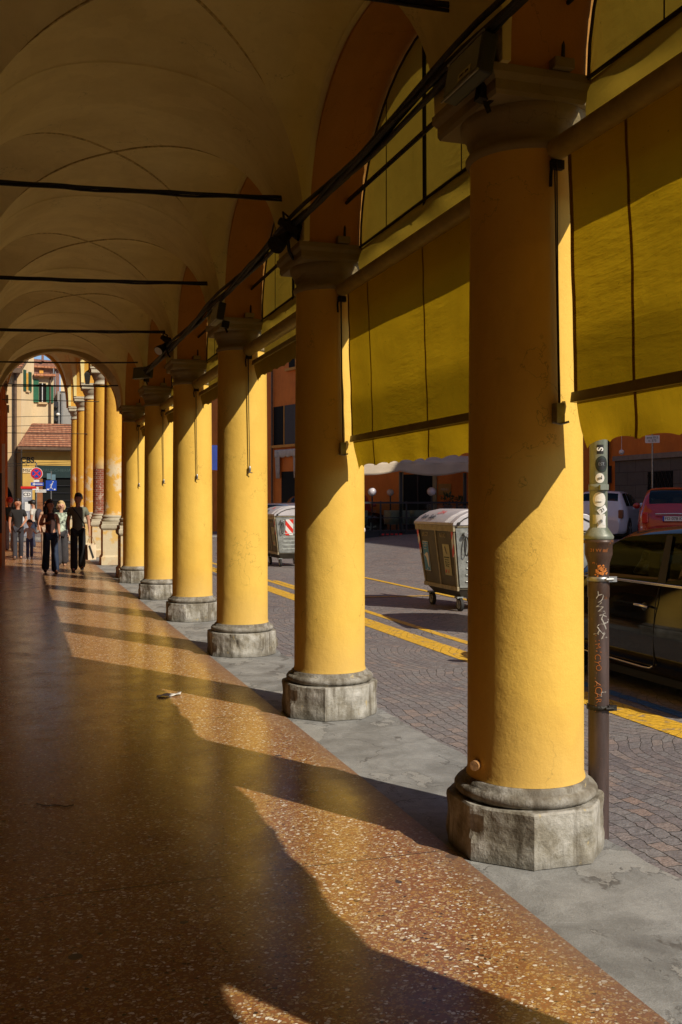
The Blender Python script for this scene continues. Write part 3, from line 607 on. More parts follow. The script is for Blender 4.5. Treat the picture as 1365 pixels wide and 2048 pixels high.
def spot(x,y,z,label,white=False):
    t=thing('spotlight',label,'lamp',(x,y,z),0,'spotlights on the cable line')
    for k,(dx,dz,rot) in enumerate(((0,0,.5),(.02,.1,-.7))):
        d=Vector((-math.sin(rot)*.8,-.3,-.35)).normalized()*.13; p=Vector((dx,0,dz)); MB().tube([p-d*.5,p+d*.2,p+d*.6,p+d],[.03,.045,.06,.068],14).build('head',M_iron,t)
        if k==0 and white: MB().tube([p+d*.99,p+d*1.04],.06,14).build('lens',M_white,t)
    MB().tube([(0.02,0,.05),(.05,.05,-.08),(.1,.12,-.12)],.014,6).tube([(0,0,.1),(-.02,-.04,.18),(.05,.03,.16),(.03,.0,.05)],.01,6).build('bracket',M_iron,t)
spot(1.90,7.2,3.60,'cluster of black spotlights and wires beside the second capital')
spot(1.90,13.6,3.74,'black spotlights with one pale lens beside the fourth capital',True)
# ---------------------------------------------------------------- drain pipe
dp=thing('drain_pipe','brown cast iron drain pipe topped with stickered zinc pipe beside nearest column','drain pipe',(2.703,4.236,0))
PR=.050
MB().tube([(0,0,-.01),(0,0,1.16)],PR,28).build('cast_iron_pipe',M_pipe,dp)
MB().lathe([(PR,1.16),(.053,1.17),(.053,1.255),(.051,1.262),(.051,1.30),(.053,1.33),(.062,1.36),(.067,1.375),(.067,1.425),(.073,1.43),(.073,1.445),(.055,1.447)],seg=28).build('collar',M_pipeR,dp)
MB().lathe([(.070,1.448),(.074,1.458),(.070,1.468),(.048,1.50),(.044,1.505)],seg=28).build('hood',M_zinc,dp)
ZR=.043
MB().tube([(0,0,1.50),(0,0,4.6)],ZR,28).build('zinc_pipe',M_zinc,dp)
for z in (.63,1.255): MB().lathe([(.053,z-.011),(.056,z-.011),(.056,z+.011),(.053,z+.011)],seg=28,cap=False).box(.018,.064,-.061,-.046,z-.013,z+.013).tube([(.0,-.064,z),(.041,-.064,z)],.007,8).build('clamp',M_steel if z>1 else M_iron,dp)
MB().lathe([(.0435,1.685),(.048,1.685),(.048,1.715),(.0435,1.715)],seg=28,cap=False).box(-.028,.018,-.061,-.046,1.688,1.712).build('clamp',M_zinc,dp)
A0=R(-122.5)   # side of the pipe that faces the walk
def cdisk(name,s0,z0,rx,rz_,mat,dr,n=20,sq=False,rot=0):
    mb=MB(); r=ZR+dr; pts=[]
    if sq: base=[(-rx,-rz_),(rx,-rz_),(rx,rz_),(-rx,rz_)]; pts=[(base[k][0]+(base[(k+1)%4][0]-base[k][0])*j/5,base[k][1]+(base[(k+1)%4][1]-base[k][1])*j/5) for k in range(4) for j in range(5)]
    else: pts=[(rx*math.cos(2*PI*k/n),rz_*math.sin(2*PI*k/n)) for k in range(n)]
    pts=[(x*math.cos(rot)-z*math.sin(rot),x*math.sin(rot)+z*math.cos(rot)) for x,z in pts]
    P=lambda x,z:(r*math.cos(A0+(s0+x)/ZR),r*math.sin(A0+(s0+x)/ZR),z0+z)
    for a in (0,.33,.66):
        b_=a+.34; V=[P(x*b_,z*b_) for x,z in pts]+[P(x*a,z*a) for x,z in pts]; m_=len(pts); mb.add(V,[(k,(k+1)%m_,m_+(k+1)%m_,m_+k) for k in range(m_)],True)
    return mb.build(name,mat,dp,solid='keep')
def ctext(s,size,s0,z0,mat,r=.0445,rot=0,bold=0):
    return text('graffiti' if mat in(M_orgraf,M_whgraf) else 'lettering',s,size,Matrix.Translation((s0,z0,0))@Matrix.Rotation(rot,4,'Z'),mat,dp,cyl=(0,0,r,A0),bold=bold,ext=.0006)
cdisk('sticker',.008,1.885,.016,.022,M_black,.0012,sq=True); ctext('S',.042,.009,1.885,M_white,.0452,R(90),.0012)
cdisk('sticker',.016,1.812,.032,.040,M_black,.0012,24); cdisk('sticker',.016,1.812,.026,.033,M_greend,.0018,24); cdisk('sticker',.016,1.812,.024,.031,M_black,.0024,24)
ctext('EST.',.02,.016,1.812,M_steel,.0460)
cdisk('sticker',.007,1.745,.022,.024,M_paper,.0012); ctext('m/',.024,.007,1.745,M_black,.0452,.3)
cdisk('sticker',.004,1.641,.032,.036,M_paper,.0012); ctext('~zone~',.012,.0,1.63,M_steel,.0452)
cdisk('sticker',.020,1.590,.024,.015,M_white,.0020,sq=True,rot=.6); ctext('21',.024,.020,1.590,M_black,.0462,.6)
cdisk('sticker',-.014,1.545,.014,.022,M_stcream,.0012,sq=True); cdisk('sticker',.014,1.535,.022,.034,M_paper,.0014,sq=True,rot=.1); cdisk('sticker',.027,1.54,.008,.022,M_white,.0022,sq=True,rot=-.1)
ctext('X/#',.022,.006,1.53,M_steel,.0456,.8)
ctext('31 VV ##',.022,.002,1.395,M_orgraf,.0675); ctext('rt ,',.02,-.02,1.335,M_orgraf,.0565)
rs=MB(); rnd=random.Random(3)
for k in range(60):
    a_=A0+rnd.gauss(.25,.28); z_=1.295+rnd.gauss(0,.016); q=.0535; d_=rnd.uniform(.002,.005)
    rs.add([(q*math.cos(a_),q*math.sin(a_),z_-d_),(q*math.cos(a_+d_/q*1.5),q*math.sin(a_+d_/q*1.5),z_),(q*math.cos(a_),q*math.sin(a_),z_+d_),(q*math.cos(a_-d_/q*1.5),q*math.sin(a_-d_/q*1.5),z_)],[(0,1,2,3)])
rs.build('rust_patch',plain('bright_rust',(.6,.2,.03),.8,0,.3,80),dp)
rg=random.Random(5)
for k,ch in enumerate('.:MICYO..ACAR..'):
    ctext(ch,.040+rg.uniform(-.006,.008),-.004+rg.uniform(-.003,.004),.985-.0265*k,M_orgraf,.0508,R(-90)+rg.uniform(-.3,.3),-.0006)
for k,(sz,zz,ss,rr) in enumerate(((.05,1.10,.012,-1.2),(.07,1.03,.018,-2.0),(.05,1.17,.004,-.6),(.04,.70,.024,-1.57),(.05,.98,.02,-1.0))): ctext(('WK','/XA','Y)','L,','/V')[k],sz,ss,zz,M_whgraf,.0508 if zz<1.16 else .0538,rr,-.0003)
# cork peg and litter
ck=MB().tube([(2.09,4.265,.407),(2.02,4.205,.403)],.023,16).build('cork_peg',M_cork,bevel=.002); tag(ck,'round cork coloured peg stuck in the foot of the nearest column','peg')
pp=MB().grid(lambda u,v:(1.10+.20*u+.03*v,8.33+.09*v+.04*u,.004+.014*math.sin(u*5+v*3)**2),8,4).build('paper_scrap',M_paper,solid=.002); tag(pp,'crumpled white paper scrap on the sunlit floor beside a shadow','litter')
tw=MB().tube([(.10,5.62,.003),(.15,5.55,.004),(.20,5.56,.003),(.25,5.50,.005),(.29,5.53,.003)],.0022,5).build('twig',M_dark); tag(tw,'thin dark curved twig lying in the shade on the floor','litter')
# ---------------------------------------------------------------- street drains etc
# ---------------------------------------------------------------- waste bins
def bin_proto():
    t=thing('waste_container','','waste container',(6.66,14.18,gz(6.6)),0,'metal waste containers along the kerb')
    # body: long side faces -X ; local coords centre
    def sec(z,dx,dy): return [(-dx,-dy,z),(dx,-dy,z),(dx,dy,z),(-dx,dy,z)]
    V=sec(.33,.40,.62)+sec(1.26,.52,.72); MB().add(V,[(3,2,1,0),(4,5,6,7),(0,1,5,4),(1,2,6,5),(2,3,7,6),(3,0,4,7)]).build('body',M_galvd,t)
    V=sec(.20,.30,.5)+sec(.329,.395,.615); MB().add(V,[(3,2,1,0),(4,5,6,7),(0,1,5,4),(1,2,6,5),(2,3,7,6),(3,0,4,7)]).build('under_tray',M_galvd,t)
    fr=MB()
    def onx(z,s): k=(z-.33)/.93; return (-(.40+.12*k)-.004,s*(.62+.10*k),z)
    for s in (-1,-.02,.9999):
        a=onx(.36,s);b_=onx(1.22,s); wd=.035 if abs(s)<.5 else .05
        sg=-1 if s>.5 else (1 if s<-.5 else 0); fr.prism([(a[0]-.012,a[1]-wd/2+sg*wd/2,a[2]),(a[0]-.012,a[1]+wd/2+sg*wd/2,a[2]),(b_[0]-.012,b_[1]+wd/2+sg*wd/2,b_[2]),(b_[0]-.012,b_[1]-wd/2+sg*wd/2,b_[2])],(.02,0,0))
    fr.box(-.545,-.505,-.735,.735,1.20,1.275).box(-.43,-.395,-.635,.635,.31,.37).box(-.55,.55,-.74,.74,1.262,1.29).build('frame',M_rim,t,bevel=.004)
    # pale galvanised end walls
    for s in (-1,1):
        e_=MB().prism([(-.385,s*.626,.36),(.385,s*.626,.36),(.50,s*.722,1.25),(-.50,s*.722,1.25)],(0,s*.012,0)); 
        for z in (.45,.55,.65,.75,.85): k=(z-.33)/.93; e_.tube([(-.3,s*(.64+.10*k),z),(.3,s*(.64+.10*k),z)],.012,6)
        e_.build('end_panel',M_galv,t)
        k=.75; st=MB().prism([(-.25,s*.695,.80),(-.05,s*.695,.80),(-.05,s*.736,1.2),(-.25,s*.736,1.2)],(0,s*.004,0)).build('chevron_plate',M_stripe,t)
        st=MB().prism([(.1,s*.695,.80),(.3,s*.695,.80),(.3,s*.736,1.2),(.1,s*.736,1.2)],(0,s*.004,0)).build('chevron_plate',M_stripe,t)
        MB().tube([(-.33+.035*math.cos(2*PI*q/16),s*(.735+.01),.98+.14*math.sin(2*PI*q/16)) for q in range(17)],.009,6).build('handle',M_iron,t)
        MB().tube([(-.36,s*.70,1.16),(-.36,s*.80,1.16)],.03,14).tube([(-.36,s*.75,1.16),(-.30,s*.75,1.17)],.018,8).build('trunnion',M_steel,t)
    for s in (-1,1):
        a=onx(.82,s*.93); b_=onx(1.2,s*.93); MB().prism([(a[0]-.014,a[1]-.035,a[2]),(a[0]-.014,a[1]+.035,a[2]),(b_[0]-.014,b_[1]+.035,b_[2]),(b_[0]-.014,b_[1]-.035,b_[2])],(-.004,0,0)).build('chevron_plate',M_stripe,t)
    # lid
    prof=[(-.56,1.292),(-.55,1.33),(-.44,1.42),(-.28,1.495),(-.1,1.53),(.12,1.53),(.35,1.49),(.52,1.40),(.56,1.292)]
    lid=MB().prism([(x,-.76,z) for x,z in prof],(0,1.52,0),True).build('lid',M_lid,t,bevel=.006)
    for y in (-.5,-.55,-.60,-.45): MB().tube([(x,y,z+.004) for x,z in prof[1:6]],.006,5).build('lid_rib',M_lid,lid)
    for s in (-1,1):
        MB().tube([(x*.86,s*.765,1.292+(z-1.292)*.75) for x,z in prof[1:-1]],.009,5).tube([(-.47,s*.76,1.32),(-.47,s*.79,1.32)],.022,10).build('lid_edge_trim',M_iron,lid)
    MB().box(.57,.62,-.78,.78,1.60,1.66).box(.57,.62,-.70,-.66,1.25,1.6).box(.57,.62,.66,.70,1.25,1.6).build('rear_rail',M_rim,t)
    for sx in (-1,1):
        for sy in (-1,1):
            wx,wy=sx*.33,sy*.52
            wh=MB().tube([(wx-.022,wy,.10),(wx+.022,wy,.10)],.10,24).build('wheel',M_rubber,t)
            MB().tube([(wx-.027,wy,.10),(wx+.027,wy,.10)],.066,18).build('rim',M_steel,wh)
            MB().tube([(wx-.034,wy,.10),(wx-.034,wy+.05,.2)],.014,6).tube([(wx+.034,wy,.10),(wx+.034,wy+.05,.2)],.014,6).box(wx-.05,wx+.05,wy-.01,wy+.1,.19,.215).build('fork',M_galv,wh)
    # stickers on long side
    def onface(y,z,d): k=(z-.33)/.93; return (-(.40+.12*k)-d,y,z)
    def decal(name,y0,y1,z0,z1,mat,d=.008): return MB().add([onface(y0,z0,d),onface(y1,z0,d),onface(y1,z1,d),onface(y0,z1,d)],[(0,1,2,3)]).build(name,mat,t)
    b1=decal('sticker',.33,.56,.55,1.02,M_white,.006); decal('sticker_print',.34,.55,.56,1.01,M_stblue,.009)
    hand=MB(); pts=[(.36,.80),(.38,.84),(.44,.84),(.52,.80),(.45,.76),(.43,.70),(.40,.62),(.365,.60),(.36,.70)]; hand.add([onface(y,z,.012) for y,z in pts],[tuple(range(len(pts)))]); hand.build('sticker_print',M_white,t)
    Mf=lambda y,z,d=.013: Matrix.Translation(onface(y,z,d))@Matrix.Rotation(R(-90),4,'Z')@Matrix.Rotation(R(90-7.3),4,'X')
    for z,s,sz in ((.98,'RACCOLTA',.034),(.94,'CARTA',.034),(.90,'solo qui',.026),(.585,'bologna',.02)): text('lettering',s,sz,Mf(.445,z),M_white,t)
    decal('sticker',-.47,-.22,.53,1.0,M_stcream); 
    MB().prism([onface(-.30,.96,.012),onface(-.32,.97,.012),onface(-.37,.86,.012),onface(-.355,.855,.012)],(-.001,0,0)).build('sticker_print',M_black,t)
    for k,(z,s) in enumerate(((.80,'NON LASCIARE'),(.765,'rifiuti a terra'),(.73,'plastica e vetro'),(.70,'nei cassonetti'),(.67,'differenziati'))): text('lettering',s,.026,Mf(-.345,z),M_greend,t)
    MB().add([tuple(Vector(onface(-.27,.59,.012))+Vector((0,.022*math.cos(a*PI/6),.03*math.sin(a*PI/6)))) for a in range(12)],[tuple(range(12))]).build('sticker_print',M_red,t)
    for k,z in enumerate((.61,.59,.57)): text('lettering','zona %d'%(k+1),.02,Mf(-.37,z),M_red,t)
    ml=Matrix.Translation((-.47,.33,1.414))@Matrix.Rotation(R(-90),4,'Z')@Matrix.Rotation(R(36),4,'X')
    text('graffiti','Spin  Spin',.13,ml,M_black,lid,bold=.002); text('graffiti','ZIA',.15,Matrix.Translation((-.345,.10,1.477))@Matrix.Rotation(R(-90),4,'Z')@Matrix.Rotation(R(25),4,'X'),M_red,lid,bold=-.001)
    text('graffiti','ERGO',.09,Mf(.40,1.13),M_rim,t); text('graffiti','NINO',.09,Mf(-.28,1.13),M_rim,t)
    return t
b0=bin_proto(); b0['label']='grey metal waste container with blue sticker, standing between nearest two columns'
hb=dup(b0,(6.30,11.3,gz(6.3)),R(-8),'stand-in grey waste container hidden behind the nearest column, added to cast the shadow on the yellow line')  # unseen stand-in for whatever shadows the yellow line
for q in [q for q in bpy.data.objects if q.parent==hb and q.name.startswith('rear_rail')]: bpy.data.objects.remove(q)
dup(b0,(6.66,24.9,gz(6.6)),0,'farther grey waste container seen between second and third columns')
# ---------------------------------------------------------------- cars
def car(name,label,loc,rz,L,W,H,paint,hood=.26,ws=.16,rearw=.10,belt=.93,small=True,tail=M_tail,plate=None,chrome=False,group=None):
    """length along local +Y (front), built by lofting sections"""
    t=thing(name,label,'car',loc,rz,group); N=56; rows=[]
    def hoodz(s): # height of body shell without glasshouse
        f=s/L
        if f<.03: return .55+.30*(max(0,f)/.03)**.5
        if f>.97: return .50+.22*(max(0,1-f)/.03)**.5
        if f>1-hood: return .72+(belt+.02-.72)*(max(0,1-f-.03)/(hood-.03))**.55
        return belt+.01
    def roofz(s):
        f=s/L; a=.03; b_=a+rearw; c=1-hood-ws*.1; d=c-ws
        if f<a or f>c: return None
        if f<b_: k=(f-a)/rearw; return belt+(H-belt-.05)*max(0,math.sin(k*PI/2))**.8
        if f>d: k=(c-f)/ws; return belt+(H-belt-.06)*max(0,math.sin(min(1,k)*PI/2))**.9
        k=(f-b_)/(d-b_); return H-.05+.045*math.sin(PI*min(1,max(0,.15+.8*k)))+(-.01*k)
    def halfw(s):
        f=s/L; e_=min(f,1-f); return W/2*(1-.26*max(0,1-max(0,e_)/.13)**2.2)
    S=[L*(.5-.5*math.cos(PI*k/N))*.35+L*k/N*.65 for k in range(N+1)]
    for s in S:
        w_=halfw(s); hz=hoodz(s); rz_=roofz(s); rows_=[]
        rows_+=[(w_-.10,.17),(w_-.03,.22),(w_-.005,.34),(w_,.52),(w_-.008,.70 if hz>.75 else hz*.9),(w_-.035,min(belt,hz)-.0)]
        if rz_ is None:
            rows_+=[(w_-.09,hz+.015),(w_*.72,hz+.035),(w_*.5,hz+.05),(w_*.25,hz+.057),(0,hz+.06)]
        else:
            k=max(0,(rz_-belt)/(H-belt)); inn=.17*k
            rows_+=[(w_-.045-inn*.15,belt+(rz_-belt)*.10),(w_-.05-inn,belt+(rz_-belt)*.86),(w_-.14-inn,belt+(rz_-belt)*.975),(w_*.35,rz_+.008),(0,rz_+.012)]
        rows.append((s,rows_))
    m=len(rows[0][1]); body=MB(); gl=MB(); V=[]
    for s,rr in rows:
        for x,z in rr: V.append((x,s-L/2,z))
        for x,z in rr[::-1][1:]: V.append((-x,s-L/2,z))
    k_=2*m-1; bf=[];gf=[]
    a=.03;b_=a+rearw;c=1-hood-ws*.1;d=c-ws
    for i in range(N):
        f=(S[i]+S[i+1])/2/L
        for j in range(k_-1):
            jj=j if j<m-1 else k_-2-j
            face=(i*k_+j,(i+1)*k_+j,(i+1)*k_+j+1,i*k_+j+1); isg=False
            if jj==6 and b_*.85<f<c-.045: # side windows
                bp=(d-b_)*.42+b_
                isg=not(bp-.025<f<bp+.012) and f>b_+.01
            if jj in(8,9) and (d+.015<f<c-.012): isg=True
            if jj in(8,9) and (a+.02<f<b_-.02): isg=True
            (gf if isg else bf).append(face)
    body.add(V,bf,True); gl.add(V,gf,True)
    ends=[tuple(range(k_)),tuple(N*k_+j for j in range(k_))[::-1]]; body.add(V,ends,False)
    bo=body.build('body',paint,t,solid='keep'); gl.build('windows',M_cglass,t,solid='keep')
    MB().box(-W/2+.12,W/2-.12,-L/2+.25,L/2-.3,.1,.2).build('underbody',M_black,t)
    for sx in (-1,1):
        for fy in (-L/2+.62,L/2-.66):
            wc=(sx*(W/2-.09),fy,.30)
            MB().tube([(sx*(W/2-.015),fy,.30),(sx*(W/2+.004),fy,.30)],.355,28).build('wheel_arch',M_black,t)
            wh=MB().tube([(sx*(W/2-.19),fy,.30),(sx*(W/2-.03),fy,.30),(sx*(W/2+.012),fy,.30)],[.30,.30,.285],28).build('wheel',M_rubber,t)
            rm=MB()
            for q in range(5): rm.box(-.001,.008,-.03,.03,.03,.2,Matrix.Translation((sx*(W/2+.013),fy,.30))@Matrix.Rotation(q*2*PI/5,4,'X'))
            rm.tube([(sx*(W/2+.010),fy,.30),(sx*(W/2+.022),fy,.30)],.05,14); rm.build('rim',M_steel,wh)
        MB().sphere((sx*(W/2+.06),L*(.5-hood)-.12,belt+.09),.1,12,8,(.9,.6,.75)).build('mirror',paint,t)
        MB().box(sx*(W/2-.17)-.07,sx*(W/2-.17)+.07,-L/2-.005+.0,-L/2+.18,.64,.90).build('tail_lamp',tail,t,bevel=.03)
        MB().sphere((sx*(W/2-.2),L/2-.13,.66),.12,14,10,(1,.6,1)).build('headlight',M_globe,t)
    MB().box(-W/2+.2,W/2-.2,-L*.12,-L*.06,.35,1.15,Matrix.Rotation(R(6),4,'X')).box(-W/2+.3,-.15,L*.02,L*.06,.35,1.18,Matrix.Rotation(R(6),4,'X')).box(.15,W/2-.3,L*.02,L*.06,.35,1.18,Matrix.Rotation(R(6),4,'X')).box(-W/2+.15,W/2-.15,-L/2+.4,L/2-.9,.21,.36).build('seats',plain('beige_upholstery',(.35,.32,.25),.9),t)
    pl=MB().box(-.26,.26,-L/2-.045,-L/2-.03,.70,.81).build('number_plate',M_white,t); MB().box(-.26,-.225,-L/2-.047,-L/2-.0452,.70,.81).build('plate_band',M_blue,pl)
    if plate: text('lettering',plate,.095,face_my((.01,-L/2-.047,.755)),M_black,pl)
    return t
# black hatchback by the kerb
bl=car('parked_car','glossy black parked car with chrome door handle behind the drain pipe',(5.88,7.48,gz(6)),0,3.6,1.64,1.46,M_blkcar,hood=.24,ws=.2,rearw=.12,belt=.955,group='cars parked in the square')
def onside(y,z,d=.006): 
    s=y+1.8; e_=min(s/3.6,1-s/3.6); return (-(.82*(1-.26*max(0,1-max(0,e_)/.13)**2.2))-d,y,z)
MB().tube([onside(y,.955,-.028) for y in [-1.2+.1*k for k in range(25)]],.008,6).build('belt_trim',M_chrome,bl)
MB().tube([onside(y,.945,.0-.035) for y in [-1.2+.1*k for k in range(25)]],.006,6).build('belt_seal',M_chrome,bl)
dh=MB().tube([onside(-.34,.755,.03),onside(-.25,.765,.036),onside(-.15,.765,.03)],[.010,.013,.010],10).build('door_handle',M_chrome,bl)
MB().sphere(onside(-.23,.745,-.03),.05,14,8,(.5,1.1,1)).build('handle_recess',M_black,bl)
MB().tube([onside(-.42,.93,-.026),onside(-.40,.8,-.0035),onside(-.375,.6,-.0025),onside(-.37,.45,-.0025),onside(-.385,.28,.0035)],.004,5).build('door_gap',M_rubber,bl)
MB().tube([onside(1.2,.255,-.012),onside(.4,.245,-.012),onside(-.2,.235,-.014),onside(-.31,.24,-.012),onside(-.36,.265,-.008)],.009,6).build('sill_trim',M_chrome,bl)
MB().grid(lambda u,v:(-.50+.06*math.sin(u*9)*math.sin(v*8)*.3,-.05+.42*u,.99+.22*v*math.sin(PI*min(.98,max(.02,u)))),24,14).build('sunshade',plain('crinkled_foil',(.55,.5,.3),.3,.7,.3,60,1,50),bl)
MB().add([onside(-.48,.96,-.04),onside(-.37,.96,-.04),onside(-.30,1.36,-.19),onside(-.38,1.36,-.19)],[(0,1,2,3)]).build('door_pillar',M_black,bl)
car('parked_car','white hatchback with dark tail lamp parked on the far side, seen past the pipe',(18.1,27.7,gz(18)),R(-44),3.55,1.64,1.49,M_whcar,tail=M_amber,belt=.95,rearw=.09,group='cars parked in the square')
car('parked_car','red hatchback with chrome strip and rear number plate facing the viewer',(15.35,20.75,gz(15)),R(-35.5),3.55,1.63,1.49,M_redcar,plate='FD 078 KX',belt=.95,rearw=.15,group='cars parked in the square')
rc=[o for o in COL.objects if o.type=='EMPTY' and o.get('category')=='car'][-1]
MB().tube([(-.42,-1.80,.86),(0,-1.83,.87),(.42,-1.80,.86)],.018,8).build('chrome_strip',M_chrome,rc)
car('parked_car','red car seen through the glass panels of the dining platform',(12.9,38.2,gz(13)),R(-20),4.0,1.7,1.5,M_redcar,group='cars parked in the square')
car('parked_car','dark car parked beyond the dining platform under the cream canopy',(11.6,36.6,gz(11.6)),R(-100),4.0,1.7,1.55,M_blkcar,group='cars parked in the square')
car('parked_car','blue grey car behind the farther waste container',(8.7,30.2,gz(8.7)),R(-60),4.1,1.72,1.55,M_gcar,group='cars parked in the square')
# ---------------------------------------------------------------- orange building across the square
OB=thing('orange_building','long deep orange building across the square with grey stone base','building')
P1,P2,P3=(20,32),(12.5,41),(8.5,53.3); ZB=.4
def wallseg(a,b_,z0,z1,mat,name='wall',th=.5):
    a=Vector((*a,0)); b2=Vector((*b_,0)); d=(b2-a).normalized(); nn=Vector((d.y,-d.x,0)); nn=nn if nn.x>0 else -nn
    q=[a,b2,b2+nn*th,a+nn*th]; return MB().prism([(p.x,p.y,z0) for p in q],(0,0,z1-z0)).build(name,mat,OB)
wallseg((20,-2),P1,.3,14.5,M_orange2); wallseg(P1,P2,.3,14.5,M_orange2,th=9); wallseg(P2,P3,-.1,12.5,M_orange2,th=9)
MB().box(20.5,32,-2,32,.2,14.4).build('rear_block',M_orange2,OB)
MB().box(19.93,19.998,8,30.2,.3,3.05).build('stone_base',M_ashlar,OB); MB().box(19.86,19.998,8,30.25,3.052,3.22).build('stone_cornice',plain('cornice_stone',(.22,.19,.16),.8),OB)
gt=MB().box(19.90,19.928,26.95,28.25,1.1,2.62).build('grated_window',M_dark,OB); gb=MB()
for k in range(-3,9):
    for sg in (1,-1):
        p=[(19.885,26.95+.2*k+(0 if sg>0 else 0),1.1),(19.885,26.95+.2*k+sg*.0+.75,2.62)] if sg>0 else [(19.885,26.95+.2*k+.75,1.1),(19.885,26.95+.2*k,2.62)]
        q=[]; 
        for f in (0,1): q.append(Vector(p[f]))
        d=q[1]-q[0]; ts=[0,1]
        if d.y: 
            t0=(26.95-q[0].y)/d.y; t1=(28.25-q[0].y)/d.y; lo_,hi_=min(t0,t1),max(t0,t1); ts=[max(0,lo_),min(1,hi_)]
        if ts[1]-ts[0]>.05: gb.tube([q[0]+d*ts[0],q[0]+d*ts[1]],.012,4)
gb.build('grating',M_iron,gt)
def on12(t,z,off=.02,base=(P1,P2)):
    a=Vector((*base[0],0)); b2=Vector((*base[1],0)); d=(b2-a).normalized(); nn=Vector((d.y,-d.x,0)); nn=nn if nn.x<0 else -nn; p=a+d*t+nn*off; return (p.x,p.y,z)
def wbox(t0,t1,z0,z1,o0,o1,name,mat,parent=OB,base=(P1,P2)):
    q=[on12(t0,z0,o0,base),on12(t1,z0,o0,base),on12(t1,z0,o1,base),on12(t0,z0,o1,base)]; return MB().prism(q,(0,0,z1-z0)).build(name,mat,parent)
Lp=math.hypot(7.5,9)
dr=wbox(.545*Lp,.66*Lp,.45,2.75,-.01,.03,'door',M_dark); wbox(.66*Lp,.672*Lp,.45,2.85,-.01,.05,'door_frame',M_cap,dr); wbox(.60*Lp,.605*Lp,.45,2.75,.03,.05,'door_frame',M_frame,dr); wbox(.53*Lp,.545*Lp,.45,2.85,-.01,.05,'door_frame',M_cap,dr)
for t0,z0,w_,h_ in ((.50,1.9,.55,.45),(.515,2.75,.6,.4),(.30,1.9,.5,.5)):
    o=wbox(t0*Lp-w_/2,t0*Lp+w_/2,z0,z0+h_,.0,.03,'notice_plate',plain('ochre_notice',(.42,.22,.04),.6),OB)
    text('lettering','MENU' if w_<.57 else 'TRATTORIA',.12 if w_<.57 else .09,Matrix.Translation(on12(t0*Lp,z0+h_/2,.033))@Matrix.Rotation(math.atan2(-9,7.5),4,'Z')@Matrix.Rotation(R(90),4,'X'),M_cap2,o)
for z in (5.2,9.0):
    for t in (.15,.5,.85): 
        o=wbox(t*Lp-.55,t*Lp+.55,z,z+1.8,-.01,.04,'window',M_shutd); wbox(t*Lp-.65,t*Lp+.65,z-.08,z,.0,.12,'sill',M_cap,o)
B23=(P2,P3)
def tt(y): return (y-P2[1])/(P3[1]-P2[1])*math.hypot(4,12.3)
def win(t0,t1,z0,z1,sill=True):
    o=wbox(t0,(t0+t1)/2,z0,z1,-.01,.04,'window',M_shutd,OB,B23); wbox((t0+t1)/2,t1,z0,z1,-.01,.02,'pane',M_dark,o,B23); wbox((t0+t1)/2-.03,(t0+t1)/2+.03,z0,z1,.02,.06,'mullion',M_orange,o,B23)
    if sill: wbox(t0-.15,t1+.15,z0-.12,z0,0,.14,'sill',M_orange,o,B23)
    return o
win(2.0,3.9,4.22,6.0); win(1.4,2.6,7.65,8.6); win(6.5,8.2,4.22,6.0); win(6.5,8.2,7.65,9.2)
o=wbox(1.9,3.2,.1,3.0,-.01,.03,'door',M_dark,OB,B23)
curt=plain('off_white_curtain',(.5,.47,.42),.9)
for t0,t1 in ((1.75,2.05),(3.2,3.55),(4.6,5.0)):
    MB().grid(lambda u,v:on12(t0+(t1-t0)*u*(1-.3*v),3.9-1.2*v,.12+.05*math.sin(u*14),B23),14,4).build('door_curtain',curt,OB,solid=.01)
MB().grid(lambda u,v:on12(1.75+1.8*u,4.0-(.3+.06*abs(math.sin(u*12)))*v,.15+.03*math.sin(u*20),B23),24,3).build('door_pelmet',curt,OB,solid=.01)
mo=MB().tube([on12(3.9,.4,.1,B23),on12(3.9,8,.1,B23)],.05,8).build('gutter_pipe',M_gutter,OB)
# utility lamps and sign by stone wall
sg=thing('street_sign','grey pole with a small white two line plate before the grey stone wall','sign',(19.3,27.15,gz(19.3)))
MB().tube([(0,0,0),(0,0,3.3)],.03,10).build('pole',M_steel,sg); pl=MB().box(-.22,.22,-.05,-.03,3.02,3.26,Matrix.Rotation(R(-35),4,'Z')).build('plate',M_white,sg)
for s_,z in (('area 015',3.19),('n. 375',3.09)): text('lettering',s_,.1,Matrix.Rotation(R(-35),4,'Z')@face_my((0,-.055,z)),M_black,pl)
hl=thing('hanging_lamp','small white globe lamp hanging on a wire before the orange wall','lamp',(19.6,29.3,2.9)); MB().sphere((0,0,.42),.09,14,10).build('globe',M_white,hl); MB().tube([(0,0,.5),(0,0,1.6)],.008,5).tube([(0,0,1.6),(.4,0,1.6)],.01,5).build('wire',M_white,hl)
pw=thing('wall_conduit','dark vertical cable box and pipe on the orange wall left of the stone base','pipe',(19.9,30.6,.5)); MB().tube([(0,0,0),(0,0,4.5)],.05,8).build('pipe',M_iron,pw); MB().box(-.1,.08,-.12,.12,1.8,2.4).build('cable_box',M_frame,pw)
